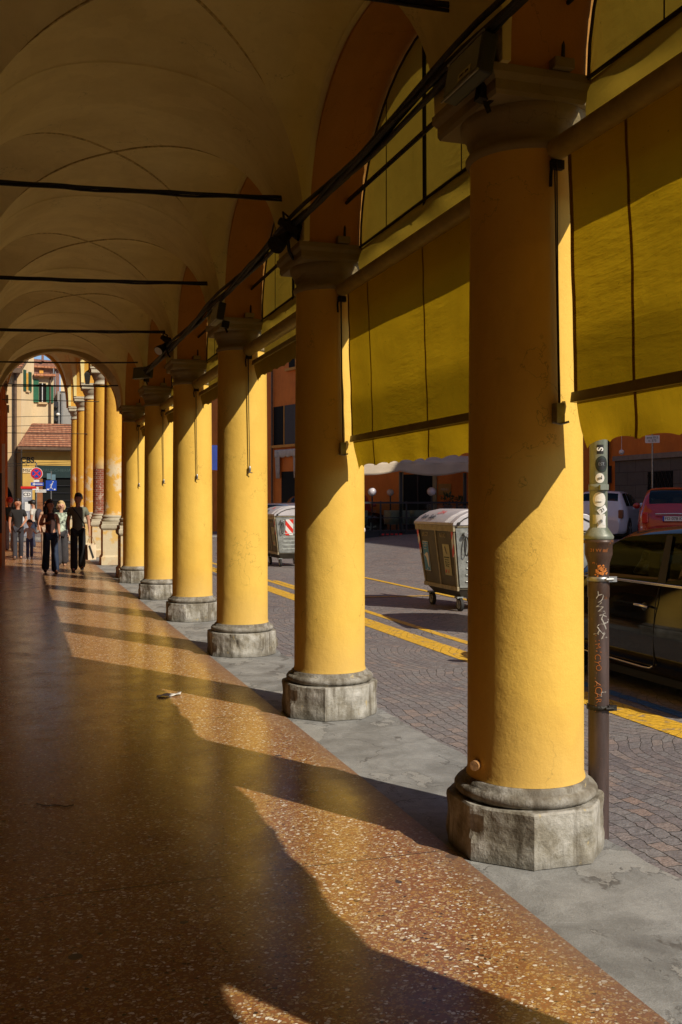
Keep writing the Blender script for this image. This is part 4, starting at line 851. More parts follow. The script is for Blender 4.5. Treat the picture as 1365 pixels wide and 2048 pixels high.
# ---------------------------------------------------------------- dining platform
DP=thing('dining_platform','outdoor dining platform with dark frame and glass panels across the street','platform',(11.2,33,gz(12.6)))
MB().box(0,5.0,0,2.6,-.2,.14).build('deck',M_frame,DP)
for k in range(5): MB().box(1.05+.17*k,1.15+.17*k,-.02,-.004,.02,.07).build('reflector',M_red,DP)
for k in range(6):
    x=k*.98; MB().box(x,x+.05,-.06,-.01,.0,1.22).build('post',M_frame,DP)
    if k<5:
        MB().box(x+.06,x+.97,-.04,-.03,.2,1.12).build('glass_panel',M_pglass,DP); MB().box(x+.05,x+.98,-.055,-.02,1.13,1.2).box(x+.05,x+.98,-.055,-.02,.14,.19).box(x+.05,x+.98,-.055,-.02,.62,.65).build('rail',M_frame,DP)
for x in (0,1.75,4.25): MB().box(x,x+.1,.0,.1,0,2.25).build('canopy_post',M_frame,DP)
def canp(u,v):
    x=-.5+6*u; s_=abs(math.sin(PI*u*2.4+.5)); 
    return (x,-.35+.3*v*0+(-.02*math.sin(u*40)),2.62-.34*v-.10*s_*v-.06*s_) if True else None
can=thing('canopy','sagging cream canvas canopy with scalloped edge over the dining platform','canopy',(11.2,33,gz(12.6)))
MB().grid(canp,60,5).grid(lambda u,v:(-.5+6*u,-.35+3.3*v,2.62-.06*abs(math.sin(PI*u*2.4+.5))+.35*math.sin(PI*v)),60,8).build('canvas',M_awn,can,solid=.01)
GL=['globe lamp on a dark post at the left end of the dining platform','dimmer globe lamp further back on the dining platform','globe lamp on a dark post beside the dark doorway']
for k,(x,y,z,r) in enumerate(((11.99,33.25,1.98,.15),(13.2,34.6,1.98,.13),(14.25,33.2,2.0,.16))):
    t=thing('globe_lamp',GL[k],'lamp',(x,y,gz(12.6)),0,'globe lamps of the dining platform'); zz=z-gz(12.6)
    MB().sphere((0,0,zz),r,18,12).build('globe',M_globe,t); MB().tube([(0,0,.14),(0,0,zz-r)],.03,8).build('post',M_frame,t)
def plant(x,y,z,label,n=90,r=.28):
    t=thing('potted_plant',label,'plant',(x,y,z),0,'potted plants on the dining platform'); MB().lathe([(.12,0),(.16,.3),(.17,.3),(.15,.28)],seg=14).build('pot',M_pot,t); f=MB()
    for k in range(n):
        d=Vector((random.gauss(0,1),random.gauss(0,1),random.gauss(.3,1))).normalized(); p=Vector((0,0,.5))+d*r*random.uniform(.3,1); s_=random.uniform(.05,.09); a=d.cross(Vector((random.random(),random.random(),random.random()))).normalized(); b_=d
        f.add([p-a*s_*.4,p+b_*s_,p+a*s_*.4,p-b_*s_*.6],[(0,1,2,3)])
    f.build('foliage',M_leaf,t)
plant(14.95,33.3,gz(13)+.75,'bushy dark plant standing behind the platform railing'); plant(15.55,33.6,gz(13)+.7,'smaller dark plant at the right end of the platform railing',60,.2)
for k,(x,z0) in enumerate(((15.0,.14),(15.6,.14))): tag(MB().box(x-.25,x+.25,33.3,33.75,gz(13)+.141,gz(13)+.70+(.05 if k==0 else 0)).build('planter_stand',M_frame,bevel=.01),'dark plinth under the %s plant on the platform'%('bushy' if k==0 else 'smaller'),'stand')
TC=['pale table left on the platform behind the glass','pale table by the tall dark post behind the glass','pale table on the platform just left of the waste container lid','pale table at the right part of the platform']
for k,x in enumerate((11.5,13.1,14.0,14.6)):
    t=thing('dining_table',TC[k],'table',(x,33.7,gz(12.6)+.141),0,'tables on the dining platform')
    MB().grid(lambda u,v:(-.36+.72*u,-.36,.74-.5*v+.0),6,2).grid(lambda u,v:(-.36+.72*u,-.36+.72*v,.742),2,2).grid(lambda u,v:(-.36,-.36+.72*u,.74-.5*v),2,2).build('tablecloth',plain('greenish_cloth',(.42,.42,.34),.9),t,solid=.006); MB().tube([(0,0,0),(0,0,.73)],.04,8).lathe([(.2,0),(.2,.02)],seg=16).build('pedestal',M_frame,t)
# blue sign & bicycle by third column gap
bs=thing('road_sign','tall thin pole with blue sign, glimpsed between third and fourth columns','sign',(4.62,23.9,0)); MB().tube([(.13,0,0),(.13,0,4.3)],.03,10).build('pole',M_cap2,bs)
MB().box(-.3,.12,-.04,-.02,2.4,3.0).build('panel',plain('shaded_sign_blue',(.006,.035,.28),.5),bs)
def bicycle(x,y,rz,label):
    t=thing('bicycle',label,'bicycle',(x,y,-.01),rz,'bicycles by the kerb')
    for sy in (-.53,.53):
        wmb=MB().tube([(0,sy+.33*math.cos(2*PI*k/28),.34+.33*math.sin(2*PI*k/28)) for k in range(29)],.017,6); w_=wmb.build('wheel',M_rubber,t); sp=MB()
        for k in range(12): sp.tube([(0,sy,.34),(0,sy+.32*math.cos(2*PI*k/12),.34+.32*math.sin(2*PI*k/12))],.0025,3)
        sp.build('spokes',M_steel,w_)
    MB().tube([(0,-.53,.34),(0,-.12,.30),(0,.38,.78),(0,-.20,.80),(0,-.53,.34)],.016,8).tube([(0,-.12,.30),(0,-.24,.95)],.016,8).tube([(0,.53,.34),(0,.40,.70),(0,.36,.98)],.016,8).build('frame',M_frame,t)
    MB().tube([(-.27,.26,1.02),(-.15,.34,1.0),(0,.36,.99),(.15,.34,1.0),(.27,.26,1.02)],.013,8).build('handlebar',M_chrome,t)
    MB().sphere((0,-.25,.98),.12,12,8,(.7,1.1,.35)).build('saddle',M_black,t); MB().box(-.02,.02,-.22,-.02,.28,.31).tube([(-.1,-.12,.3),(.1,-.12,.3)],.05,12).build('crank',M_steel,t)
    MB().tube([(0,-.53+.37*math.cos(a),.34+.37*math.sin(a)) for a in [R(q) for q in range(10,180,15)]],.012,5).build('mudguard',M_chrome,t)
bicycle(4.55,21.6,R(12),'dark bicycle with chrome parts glimpsed between third and fourth columns'); bicycle(5.1,23.0,R(-20),'second bicycle standing behind the first by the kerb')
# ---------------------------------------------------------------- far arcade (taller, weathered)
FB=thing('far_arcade_building','taller weathered ochre arcade building continuing beyond the near portico','building')
FY=[21.97,26.6,30.4,34.8,39.3,43.4]; FX=2.44; FZ=5.63
fa=MB()
for y0,y1 in zip(FY[:-1],FY[1:]): arch_panel(fa,y0,y1,(y1-y0)/2-.33,1.9,FZ,8.35,2.15,2.74)
fa.build('arch_wall',M_col2,FB,solid='keep')
build_vault('vault',-.55,2.15,-.45,2.05,FY,.42,FZ-.005,2.28,M_vault,FB)
MB().box(-12,2.74,21.55,30,8.35,14).box(-12,2.74,30.002,44,8.35,9.6).build('upper_wall',M_col2,FB); MB().box(-12,-.55,21.55,44,0,8.345).build('inner_wall',M_orange2,FB)
e=MB(); arch_panel(e,-.55,2.74,1.22,2.28,FZ-.02,9,43.4,43.8,'X',28,.78); e.build('end_arch',M_col2,FB,solid='keep')
for y in FY: MB().box(-.555,-.36,y-.22,y+.22,0,FZ-.01).build('pilaster',M_orange2,FB); MB().box(-.555,-.30,y-.27,y+.27,FZ-.3,FZ-.02).build('impost',M_cap,FB)
MB().box(-.56,-.40,24.3,25.9,0,3.2).build('shop_surround',M_wood,FB); MB().box(-.41,-.33,24.5,24.62,.9,2.3).build('notice_board',M_dwood,FB)
MB().box(-.5,-.28,26.6,26.66,0,3.1).build('door_jamb',M_cream2,FB)
def fcol(y,label,brick=False):
    t=thing('column','',"column",(FX,y,0),0,'weathered columns on pedestals of the far arcade'); t['label']=label
    sq=lambda L:[(r*math.sqrt(2),z) for r,z in L]
    pd=MB().lathe(sq([(.37,0),(.37,.20),(.355,.21),(.33,.25),(.33,.90)]),seg=4,smooth=False).build('pedestal',M_ped2,t)
    MB().lathe(sq([(.335,.901),(.36,.93),(.375,.96),(.375,1.03),(.35,1.05),(.35,1.12)]),seg=4,smooth=False).build('cornice',M_cap2,pd)
    MB().lathe([(.34,1.121),(.35,1.14),(.345,1.18),(.32,1.20),(.32,1.22),(.33,1.235),(.33,1.26),(.305,1.28)],seg=32).build('base_moulding',M_cap2,t)
    pr=[(.305,1.281),(.29,1.33)]+[(.29-.03*(k/10)**1.5,1.33+3.75*k/10) for k in range(1,11)]
    if brick:
        MB().lathe([(.305,1.281),(.292,1.33),(.289,2.6)],seg=40).build('brick_shaft',M_brickcol,t); MB().lathe([(.289,2.601),(.294,2.61)]+[(p[0]+.004,p[1]) for p in pr[5:]],seg=40).build('shaft',M_col2,t)
    else: MB().lathe(pr,seg=40).build('shaft',M_col2,t)
    cp=MB().lathe([(.26,5.081),(.285,5.10),(.285,5.13),(.262,5.14),(.262,5.25),(.28,5.26),(.30,5.32),(.34,5.40),(.345,5.42)],seg=32).build('capital',M_cap2,t)
    MB().lathe(sq([(.35,5.421),(.36,5.44),(.36,5.52),(.39,5.55),(.39,5.62)]),seg=4,smooth=False).build('abacus',M_cap2,cp)
FL=['weathered column on a pedestal hidden behind the sixth smooth column','ochre column with white flaked patches on a pedestal, right of the bare brick one','column stripped to bare red brick on its lower shaft','weathered column directly left of the brick column','narrow weathered column second left of the brick column','farthest weathered column, dark capital under the end arch']
for k,y in enumerate(FY): fcol(y,FL[k],k==2)
for k,y in enumerate((26.7,30.5)):
    t=thing('lantern',('black box lantern on the far arcade above the brick column','black box lantern deeper in the far arcade')[k],'lamp',(1.98,y-.3,5.1 if k else 5.55),0,'lanterns of the far arcade'); MB().lathe([(.08,0),(.13,.3),(.05,.38)],seg=4,smooth=False).build('housing',M_iron,t); MB().tube([(0,0,.38),(.1,.1,.5),(.3,.25,.3)],.015,6).build('bracket',M_iron,t)
for k,(y,z) in enumerate(((22.6,4.16),(30.0,4.55),(34.6,3.9))):
    t=MB().tube([(-.5,y,z),(2.3,y,z+.02)],.012,6).build('cable',M_iron); tag(t,('thin dark rod across the start of the far arcade','thin wire crossing in front of the green shutters','lowest thin wire crossing the far arch opening')[k],'cable')
# ---------------------------------------------------------------- buildings at the end
CB=thing('cream_building','tall cream building with green shutters behind the far arch','building')
MB().box(-9,.25,59.2,74,0,9.15).build('wall',M_cream,CB)
w2=MB(); w2.add([(.252,59.2,0),(.95,60.6,0),(.95,60.6,10.55),(.252,59.2,9.25)],[(0,1,2,3)]); w2.add([(.95,60.6,10.55),(.95,72,10.55),(.252,72,9.25),(.252,59.2,9.25)],[(0,1,2,3)]); w2.add([(.95,60.6,8.9),(.95,72,8.9),(.95,72,10.55),(.95,60.6,10.55)],[(0,1,2,3)]); w2.build('wall',M_cream2,CB)
MB().box(.951,2.05,60.61,72,0,8.92).build('wall',M_cream2,CB)
MB().add([(-9,58.7,9.1),(.22,58.7,9.1),(1.0,60.5,10.75),(-9,60.5,10.75)],[(0,1,2,3)]).build('roof',M_roof,CB,solid=.14); MB().box(-9,.3,58.55,58.72,8.85,9.12).build('gutter',M_gutter,CB)
MB().tube([(.24,58.75,9.05),(1.02,60.45,10.62)],.07,6).build('verge',M_gutter,CB)
MB().tube([(-.08,59.05,0),(-.08,59.05,9)],.09,10).build('downpipe',M_gutter,CB); MB().tube([(1.86,60.5,5),(1.86,60.5,8.9)],.05,8).build('downpipe',M_gutter,CB)
MB().box(.95,2.15,60.25,60.6,8.93,9.08).build('eaves',M_roof,CB)
def fa_(t,z,off): return (.252+.698*t+.894*off*.0-.0+.447*0+off*.894,59.2+1.4*t-off*.447,z)
def fbox(name,t0,t1,z0,z1,o0,o1,mat,par): return MB().prism([fa_(t0,z0,o0),fa_(t1,z0,o0),fa_(t1,z0,o1),fa_(t0,z0,o1)],(0,0,z1-z0)).build(name,mat,par)
wn_=fbox('window',.33,.52,8.05,9.0,-.01,.01,plain('orange_pane',(.7,.36,.04),.6),CB); fbox('shutter',.13,.31,7.95,9.15,.01,.06,M_greend,wn_); fbox('shutter',.54,.74,7.95,9.1,.01,.06,M_greend,wn_); fbox('sill',.3,.56,7.9,8.0,0,.1,M_cream,wn_)
wn_=MB().box(1.24,1.62,60.59,60.62,7.45,8.55).build('window',M_dark,CB); MB().box(.86,1.22,60.52,60.57,7.42,8.75).build('shutter',M_green,wn_); MB().box(1.64,2.04,60.52,60.57,7.42,8.45).build('shutter',M_green,wn_); MB().box(1.40,1.44,60.56,60.585,7.45,8.55).build('frame',M_white,wn_); MB().box(1.2,1.7,60.45,60.6,7.32,7.42).build('sill',M_cream,wn_)
ao=MB(); pts=[(-1.6,59.18,0),(-.22,59.18,0),(-.22,59.18,1.7)]+[(-.91+.69*math.cos(R(a)),59.18,1.7+1.0*math.sin(R(a))) for a in range(10,180,15)]+[(-1.6,59.18,1.7)]; ao.poly(pts); ao.build('archway',M_dark,CB); MB().box(-.24,.25,59.1,59.17,1.62,1.78).build('impost',M_white,CB)
RB=thing('brick_building','old brick house with tiled eaves and tiny orange shutter against the sky','building')
MB().box(1.0,2.75,70,78,0,10.75).build('wall',M_brick,RB); MB().add([(.9,69.7,10.7),(2.85,69.7,10.65),(2.85,73,11.5),(.9,73,11.6)],[(0,1,2,3)]).build('roof',M_roof,RB,solid=.12); MB().box(1.45,1.7,69.9,69.99,9.7,10.5).build('shutter',plain('orange_shutter',(.7,.33,.04),.6),RB)
MB().tube([(2.35,69.7,6),(2.35,69.7,10.6)],.05,8).tube([(2.47,69.7,6),(2.47,69.7,10.4)],.04,8).build('drainpipe',M_steel,RB); MB().box(1.6,1.75,70.5,71,11.2,11.7).build('chimney',M_brick,RB)
GB=thing('grey_building','grey rendered building with cables right of the brick house','building')
MB().box(2.55,3.9,68,80,0,8.9).build('wall',M_grey,GB); MB().box(2.3,2.6,67.8,69,5.5,8.2).build('cable_shaft',M_frame,GB); MB().tube([(2.8,67.9,5),(2.8,67.9,8.8)],.05,8).build('drainpipe',M_steel,GB); MB().box(2.75,3.9,67.9,67.99,8.9,10).build('upper_wall',M_cream2,GB)
for k in range(5): MB().sphere((2.45+.12*(k%2),67.7,6+.45*k),.13,10,6,(1,1,.8)).build('satellite_dish',M_white if k%2 else M_iron,GB)
SB=thing('corner_shop','low ochre corner shop with terracotta hipped roof and dark green front','building')
MB().box(.3,7,57,61,0,4.55).build('wall',M_shop,SB); MB().add([(.1,56.5,4.6),(7.3,56.5,4.6),(7.3,59.3,6.05),(.85,59.3,6.05)],[(0,1,2,3)]).add([(.1,56.5,4.6),(.85,59.3,6.05),(.1,61.2,4.6)],[(0,1,2)]).build('roof',M_roof,SB,solid=.12)
MB().box(.05,7.3,56.42,56.52,4.46,4.6).build('gutter',M_gutter,SB)
sf=MB().box(.98,2.95,56.95,56.99,0,3.62).build('shop_front',M_dark,SB); MB().box(1.0,2.95,56.85,56.94,2.95,3.6).build('fascia',M_teal,sf); text('lettering','PARRUCCHIERIA',.24,face_my((1.95,56.84,3.35)),plain('fascia_letters',(.05,.09,.085),.5),sf)
MB().box(1.0,1.35,56.9,56.96,0,2.9).build('door',M_wood,sf)
for k in range(6): MB().box(1.8,2.9,56.9,56.96,.5+.4*k,.53+.4*k).build('glazing_bar',M_frame,sf)
text('graffiti','CBS.',.42,face_my((.6,56.98,3.9)),M_black,SB,bold=.01); text('graffiti','-+-',.25,face_my((.5,56.98,3.62)),M_black,SB); MB().box(.3,.85,56.97,56.99,3.2,3.48).build('painted_patch',M_cream2,SB); text('graffiti','MSC',.26,face_my((.56,56.96,3.33)),M_black,SB)
# shop side building shading (right of shop, unseen mass) 
# signs
def disc(mb,x,y,z,r,n=24): mb.prism([(x+r*math.cos(2*PI*k/n),y,z+r*math.sin(2*PI*k/n)) for k in range(n)],(0,.01,0))
t=thing('road_sign','pole with round red and blue no stopping sign above street name boards','sign',(.9,50,0)); MB().tube([(0,.04,0),(0,.04,3.5)],.03,10).build('pole',M_steel,t)
m_=MB(); disc(m_,0,0,2.99,.29); rd=m_.build('roundel',M_white,t); m_=MB(); disc(m_,0,-.012,2.99,.27); m_.build('ring',M_red,rd); m_=MB(); disc(m_,0,-.024,2.99,.2); m_.build('disc',M_blue,rd)
MB().box(-.2,.2,-.03,-.026,2.96,3.02,Matrix.Translation((0,0,2.99))@Matrix.Rotation(R(45),4,'Y')@Matrix.Translation((0,0,-2.99))).box(-.2,.2,-.034,-.031,2.96,3.02,Matrix.Translation((0,0,2.99))@Matrix.Rotation(R(-45),4,'Y')@Matrix.Translation((0,0,-2.99))).build('cross',M_red,rd)
MB().box(-.13,.13,0,.01,2.58,2.68).build('plate',M_white,t); ap=MB().box(-.26,.34,0,.012,2.40,2.56).build('arrow_board',M_blue,t); MB().prism([(-.2,-.004,2.48),(-.08,-.004,2.54),(-.08,-.004,2.50),(.28,-.004,2.50),(.28,-.004,2.46),(-.08,-.004,2.46),(-.08,-.004,2.42)],(0,.002,0)).build('arrow',M_white,ap)
for k,(x0,x1,z) in enumerate(((-.5,.1,2.2),(-.05,.45,2.08))):
    nb=MB().box(x0,x1,-.02*k,-.02*k+.015,z,z+.14).build('name_board',M_white,t); text('lettering',('S. PETRONIO','VIA BROCCA')[k],.085,face_my(((x0+x1)/2,-.02*k-.004,z+.07)),M_black,nb)
t=thing('road_sign','pole with square blue children crossing sign before the green shop front','sign',(1.58,50,0)); MB().tube([(0,.04,0),(0,.04,3.1)],.03,10).build('pole',M_steel,t); sp=MB().box(-.25,.25,-.012,0,2.17,2.66).build('panel',M_blue,t)
MB().box(-.2,-.01,.0,.02,2.72,3.0).build('panel',plain('faded_sign_back',(.12,.22,.28),.5),t); MB().box(.02,.2,.0,.02,2.68,2.95).build('panel',MATS['faded_sign_back'],t)
m_=MB(); m_.tube([(-.02,-.018,2.34),(.03,-.018,2.47),(.06,-.018,2.55)],.022,6).sphere((.08,-.018,2.59),.03,8,6).tube([(.05,-.018,2.52),(-.06,-.018,2.42)],.012,5).tube([(-.02,-.018,2.34),(-.07,-.018,2.26)],.014,5).tube([(-.01,-.018,2.34),(.06,-.018,2.24)],.014,5).box(-.2,-.1,-.016,-.013,2.2,2.26).box(.12,.2,-.016,-.013,2.2,2.26); m_.build('pictogram',M_white,sp)
kt=thing('information_totem','grey poster totem with red top edge standing before the cream building','totem',(.48,49.2,0)); MB().box(-.25,.22,0,.3,0,2.25).build('body',plain('totem_grey',(.28,.3,.36),.6,0,.3,3),kt); MB().box(-.3,.4,-.05,.35,2.251,2.36).build('top_band',M_red,kt)
for x0,x1,z0,z1 in ((-.18,.16,1.85,2.1),(-.12,.12,1.2,1.62),(-.2,.0,.7,1.1)): MB().box(x0,x1,-.012,-.001,z0,z1).build('poster',M_white,kt)
text('lettering','CD',.22,face_my((-.02,-.018,1.97)),M_frame,kt,bold=.004)
for k,(z,y) in enumerate(((5.95,53),(5.45,52.5),(4.2,54),(3.6,53.5),(3.5,53.9))):
    tag(MB().tube([(-3,y,z-.2),(.3,y,z),(6,y,z+.25)],.012,4).build('overhead_wire',M_iron),('upper wire across the cream facade','second wire across the cream facade','wire just above the shop roof edge','wire crossing the ochre shop wall','lowest wire crossing the ochre shop wall')[k],'wire','overhead wires at the crossing')
kb=struct(MB().box(-12,14,44.5,44.8,-.012,.10).build('kerb',M_conc)); struct(MB().box(-12,14,54.2,57,-.012,.09).build('far_pavement',M_conc))
# ---------------------------------------------------------------- people
DEPS=[]
def skin_obj(name,joints,edges,mat,parent,sub=2,root=0):
    me=bpy.data.meshes.new(name); me.from_pydata([j[0] for j in joints],edges,[]); o=bpy.data.objects.new(name,me); COL.objects.link(o)
    md=o.modifiers.new('skin','SKIN'); md.use_smooth_shade=True; md.branch_smoothing=.3; sv=me.skin_vertices[0].data
    for k,j in enumerate(joints):
        r=j[1]; sv[k].radius=(r,r) if not isinstance(r,tuple) else r; sv[k].use_root=(k==root)
    o.modifiers.new('sub','SUBSURF').levels=sub; o.modifiers['sub'].render_levels=sub
    bpy.context.view_layer.update(); m2=bpy.data.meshes.new_from_object(o.evaluated_get(bpy.context.evaluated_depsgraph_get())); bpy.data.objects.remove(o); m2.name=name
    for p in m2.polygons: p.use_smooth=True
    m2.materials.clear(); m2.materials.append(mat); q=bpy.data.objects.new(name,m2); COL.objects.link(q); q.parent=parent; return q
def person(label,loc,rz,h,pose,skin,shirt,legs,hair,shoes,opt={},group='people walking in the arcade'):
    k=h/1.75; t=thing('person',label,'person',loc,rz,group); S=lambda p:(p[0]*k,p[1]*k,p[2]*k)
    P=dict(pel=(0,0,.93),sp=(0,.0,1.12),ch=(0,0,1.30),nb=(0,.01,1.455),nk=(0,0,1.52),h0=(0,-.01,1.585),h1=(0,-.012,1.655),h2=(0,0,1.71),
      sL=(-.165,0,1.415),sR=(.165,0,1.415),eL=(-.215,.02,1.15),eR=(.215,.02,1.15),wL=(-.235,-.04,.90),wR=(.235,-.04,.90),
      hL=(-.085,0,.90),hR=(.085,0,.90),kL=(-.095,-.02,.50),kR=(.095,-.02,.50),aL=(-.10,.02,.09),aR=(.10,.02,.09),tL=(-.115,-.13,.03),tR=(.115,-.13,.03))
    P.update(pose); fem=opt.get('fem',0); hk=1.35 if opt.get('child') else 1.0
    if opt.get('child'):
        for n_ in ('h0','h1','h2'): x,y,z=P[n_]; P[n_]=(x,y,1.53+(z-1.53)*1.3)
    names=list(P.keys()); idx={n_:i for i,n_ in enumerate(names)}
    sw=.9 if fem else 1.0
    for n_ in ('sL','sR'): x,y,z=P[n_]; P[n_]=(x*sw,y,z)
    rad=dict(pel=.115,sp=.104 if fem else .122,ch=.120 if fem else .138,nb=.06,nk=.052,h0=.074*hk,h1=.094*hk,h2=.075*hk,sL=.064,sR=.064,eL=.042,eR=.042,wL=.024,wR=.024,hL=.088,hR=.088,kL=.054,kR=.054,aL=.037,aR=.037,tL=.03,tR=.03)
    J=[(S(P[n_]),(rad[n_]*k*(1.05 if n_ in('ch','sp','pel') else 1),rad[n_]*k*(.82 if n_ in('ch','sp','pel') else 1))) for n_ in names]
    E=[(idx[a],idx[b]) for a,b in (('pel','sp'),('sp','ch'),('ch','nb'),('nb','nk'),('nk','h0'),('h0','h1'),('h1','h2'),('ch','sL'),('ch','sR'),('sL','eL'),('eL','wL'),('sR','eR'),('eR','wR'),('pel','hL'),('pel','hR'),('hL','kL'),('kL','aL'),('aL','tL'),('hR','kR'),('kR','aR'),('aR','tR'))]
    fw=Vector(P['h1'])
    # nose, ears
    hd=opt.get('look',0); d=Vector((math.sin(hd),-math.cos(hd),0))
    def addj(p,r,par): J.append((S(p),(r*k,r*k))); E.append((par,len(J)-1)); return len(J)-1
    addj(tuple(fw+d*.108*hk+Vector((0,0,-.012))),.012,idx['h1'])
    for s_ in (-1,1): addj(tuple(fw+Vector((d.y,-d.x,0))*s_*.098*hk+Vector((0,0,-.01))),.014,idx['h1'])
    for sd in 'LR':
        wv=Vector(P['w'+sd]); fd=(wv-Vector(P['e'+sd])).normalized(); sgn=-1 if sd=='L' else 1; side=Vector((0,1,0)) if abs(fd.y)<.7 else Vector((0,0,1)); side=(side-fd*side.dot(fd)).normalized(); inn=Vector((-sgn,0,0)); inn=(inn-fd*inn.dot(fd)); inn=inn.normalized() if inn.length>.1 else side.cross(fd)
        pm=addj(tuple(wv+fd*.065),.026,idx['w'+sd])
        for q,(o_,ln) in enumerate(((-.028,.062),(-.009,.074),(.009,.07),(.027,.055))):
            a=addj(tuple(wv+fd*(.065+ln*.5)+side*o_+inn*.008),.0095,pm); addj(tuple(wv+fd*(.065+ln)+side*o_*1.0+inn*.03),.008,a)
        a=addj(tuple(wv+fd*.055-side*.038+inn*.015),.011,idx['w'+sd]); addj(tuple(wv+fd*.085-side*.048+inn*.03),.009,a)
    skin_obj('body',J,E,skin,t,2,idx['pel'])
    def cloth(name,ns,es,add,mat,over={}):
        ii={n_:i for i,n_ in enumerate(ns)}; jj=[]
        for n_ in ns:
            p=over.get(n_,(None,None))[0] or P[n_.split('_')[0]]; r=over.get(n_,(None,None))[1] or rad[n_.split('_')[0]]
            y_=.85 if n_ in ('ch','sp','pel','hem') else 1; jj.append((S(p),((r+add)*k,(r+add)*k*y_)))
        return skin_obj(name,jj,[(ii[a],ii[b]) for a,b in es],mat,t,2,0)
    mid=lambda a,b,f:tuple(Vector(P[a]).lerp(Vector(P[b]),f))
    sl=opt.get('sleeve',.62)
    top_ns=['ch','sp','hem','nb_']; ov={'hem':((P['pel'][0],P['pel'][1],P['pel'][2]-.13+opt.get('hem',.0)),.150 if not opt.get('crop') else .10),'nb_':(mid('ch','nb',1.0),.078)}
    es=[('ch','sp'),('sp','hem'),('ch','nb_')]
    if sl>0:
        for sd in 'LR': top_ns+=['s'+sd,'e'+sd+'_s']; ov['e'+sd+'_s']=(mid('s'+sd,'e'+sd,sl),.056); es+=[('ch','s'+sd),('s'+sd,'e'+sd+'_s')]
    cloth('top',top_ns,es,.014,shirt,ov)
    lw=opt.get('leg',.0)
    ln=['pel','hL','hR','kL','kR','aL','aR']; ovl={'aL':((P['aL'][0],P['aL'][1],P['aL'][2]-.075),.06+lw),'aR':((P['aR'][0],P['aR'][1],P['aR'][2]-.075),.06+lw),'kL':(P['kL'],.06+lw*.6),'kR':(P['kR'],.06+lw*.6)}
    if opt.get('skirt'): pass
    cloth('trousers',ln,[('pel','hL'),('pel','hR'),('hL','kL'),('kL','aL'),('hR','kR'),('kR','aR')],.014,legs,ovl)
    for sd in 'LR':
        a=Vector(P['a'+sd]);tt_=Vector(P['t'+sd]); a2=Vector((a.x,a.y+.03,a.z-.045))
        skin_obj('shoe',[(S(a),(.042*k,.042*k)),(S(a2),(.040*k,.045*k)),(S(tt_+Vector((0,.03,.01))),(.038*k,.045*k)),(S(tt_),(.03*k,.038*k))],[(0,1),(1,2),(2,3)],shoes,t,2,1)
    # hair
    hm=MB(); c=fw+Vector((0,0,.028*hk)); hl=opt.get('hair','short'); rr=.104*hk
    def hf(u,v):
        a=2*PI*u; ph=PI*.62*v; dv=Vector((math.sin(ph)*math.cos(a),math.sin(ph)*math.sin(a),math.cos(ph))); front=dv.dot(d); lim=1.0
        if front>.15 and dv.z<.62: dv=dv*.62
        n_=1+.06*noise.noise(dv*7+Vector(loc))
        p=c+Vector((dv.x*rr,dv.y*rr*1.08,dv.z*rr*1.12))*n_-d*.012
        return S(p)
    hm.grid(hf,22,12); ho=hm.build('hair',hair,t)
    if hl=='long':
        for s_ in (-1,0,1):
            pa=[c-d*.05+Vector((d.y,-d.x,0))*s_*.05,c-d*.07+Vector((d.y,-d.x,0))*s_*.08+Vector((0,0,-.12)),c-d*.06+Vector((d.y,-d.x,0))*s_*.10+Vector((0,0,-.26)),c-d*.05+Vector((d.y,-d.x,0))*s_*.09+Vector((0,0,-.36))]
            MB().tube([S(p) for p in pa],[.06*k,.06*k,.05*k,.015*k],10).build('hair_lock',hair,ho)
    if hl=='bob':
        for s_ in (-1,0,1):
            pa=[c-d*.03+Vector((d.y,-d.x,0))*s_*.06,c-d*.03+Vector((d.y,-d.x,0))*s_*.088+Vector((0,0,-.07)),c-d*.02+Vector((d.y,-d.x,0))*s_*.075+Vector((0,0,-.14))]
            MB().tube([S(p) for p in pa],[.05*k,.045*k,.02*k],10).build('hair_lock',hair,ho)
    if hl=='bun': MB().sphere(S(c-d*.09+Vector((0,0,.03))),.045*k,12,8).build('hair_bun',hair,ho)
    ey=MB()
    for s_ in (-1,1): ey.sphere(S(fw+d*.088*hk+Vector((d.y,-d.x,0))*s_*.033*hk+Vector((0,0,.012))),.008*k,8,6)
    ey.build('eyes',M_black,t); MB().tube([S(fw+d*.084*hk+Vector((d.y,-d.x,0))*s_*.02+Vector((0,0,-.048*hk))) for s_ in (-1,0,1)],.006*k,6).build('mouth',plain('lips',(.3,.09,.07),.6),t)
    if opt.get('cap'):
        cm=opt['cap']; m_=MB().sphere(S(c+Vector((0,0,.012))),0.114*k,18,10,(1,1.06,.95)); m_.tube([S(c+d*.06+Vector((0,0,.02))),S(c+d*.17+Vector((0,0,.01)))],[.07*k,.055*k],12); m_.build('cap',cm,t)
    return t,P,k
def fab(n,c): return plain(n,c,.85,0,.18,9)
SK=plain('skin',(.48,.24,.15),.55,0,.06); SK2=plain('pale_skin',(.56,.31,.21),.55,0,.06)
HB=plain('dark_hair',(.015,.011,.009),.5,0,.2,60); HBl=plain('blonde_hair',(.62,.45,.22),.5,0,.2,60); HG=plain('ginger_hair',(.25,.10,.04),.5,0,.2,60)
walk=lambda a:dict(kL=(-.09,-.10*a,.50),aL=(-.09,-.20*a+.02,.09),tL=(-.11,-.34*a-.0,.05) if a>0 else (-.11,-.0-.1,.03),kR=(.09,.02*a-.02,.50),aR=(.09,.18*a,.12),tR=(.10,.10*a-.05,.03))
w1=walk(1.2); w1.update(eR=(.235,.03,1.16),wR=(.255,-.02,.91),eL=(-.215,.05,1.16),wL=(-.20,-.08,.93),tL=(-.12,-.30,.03))
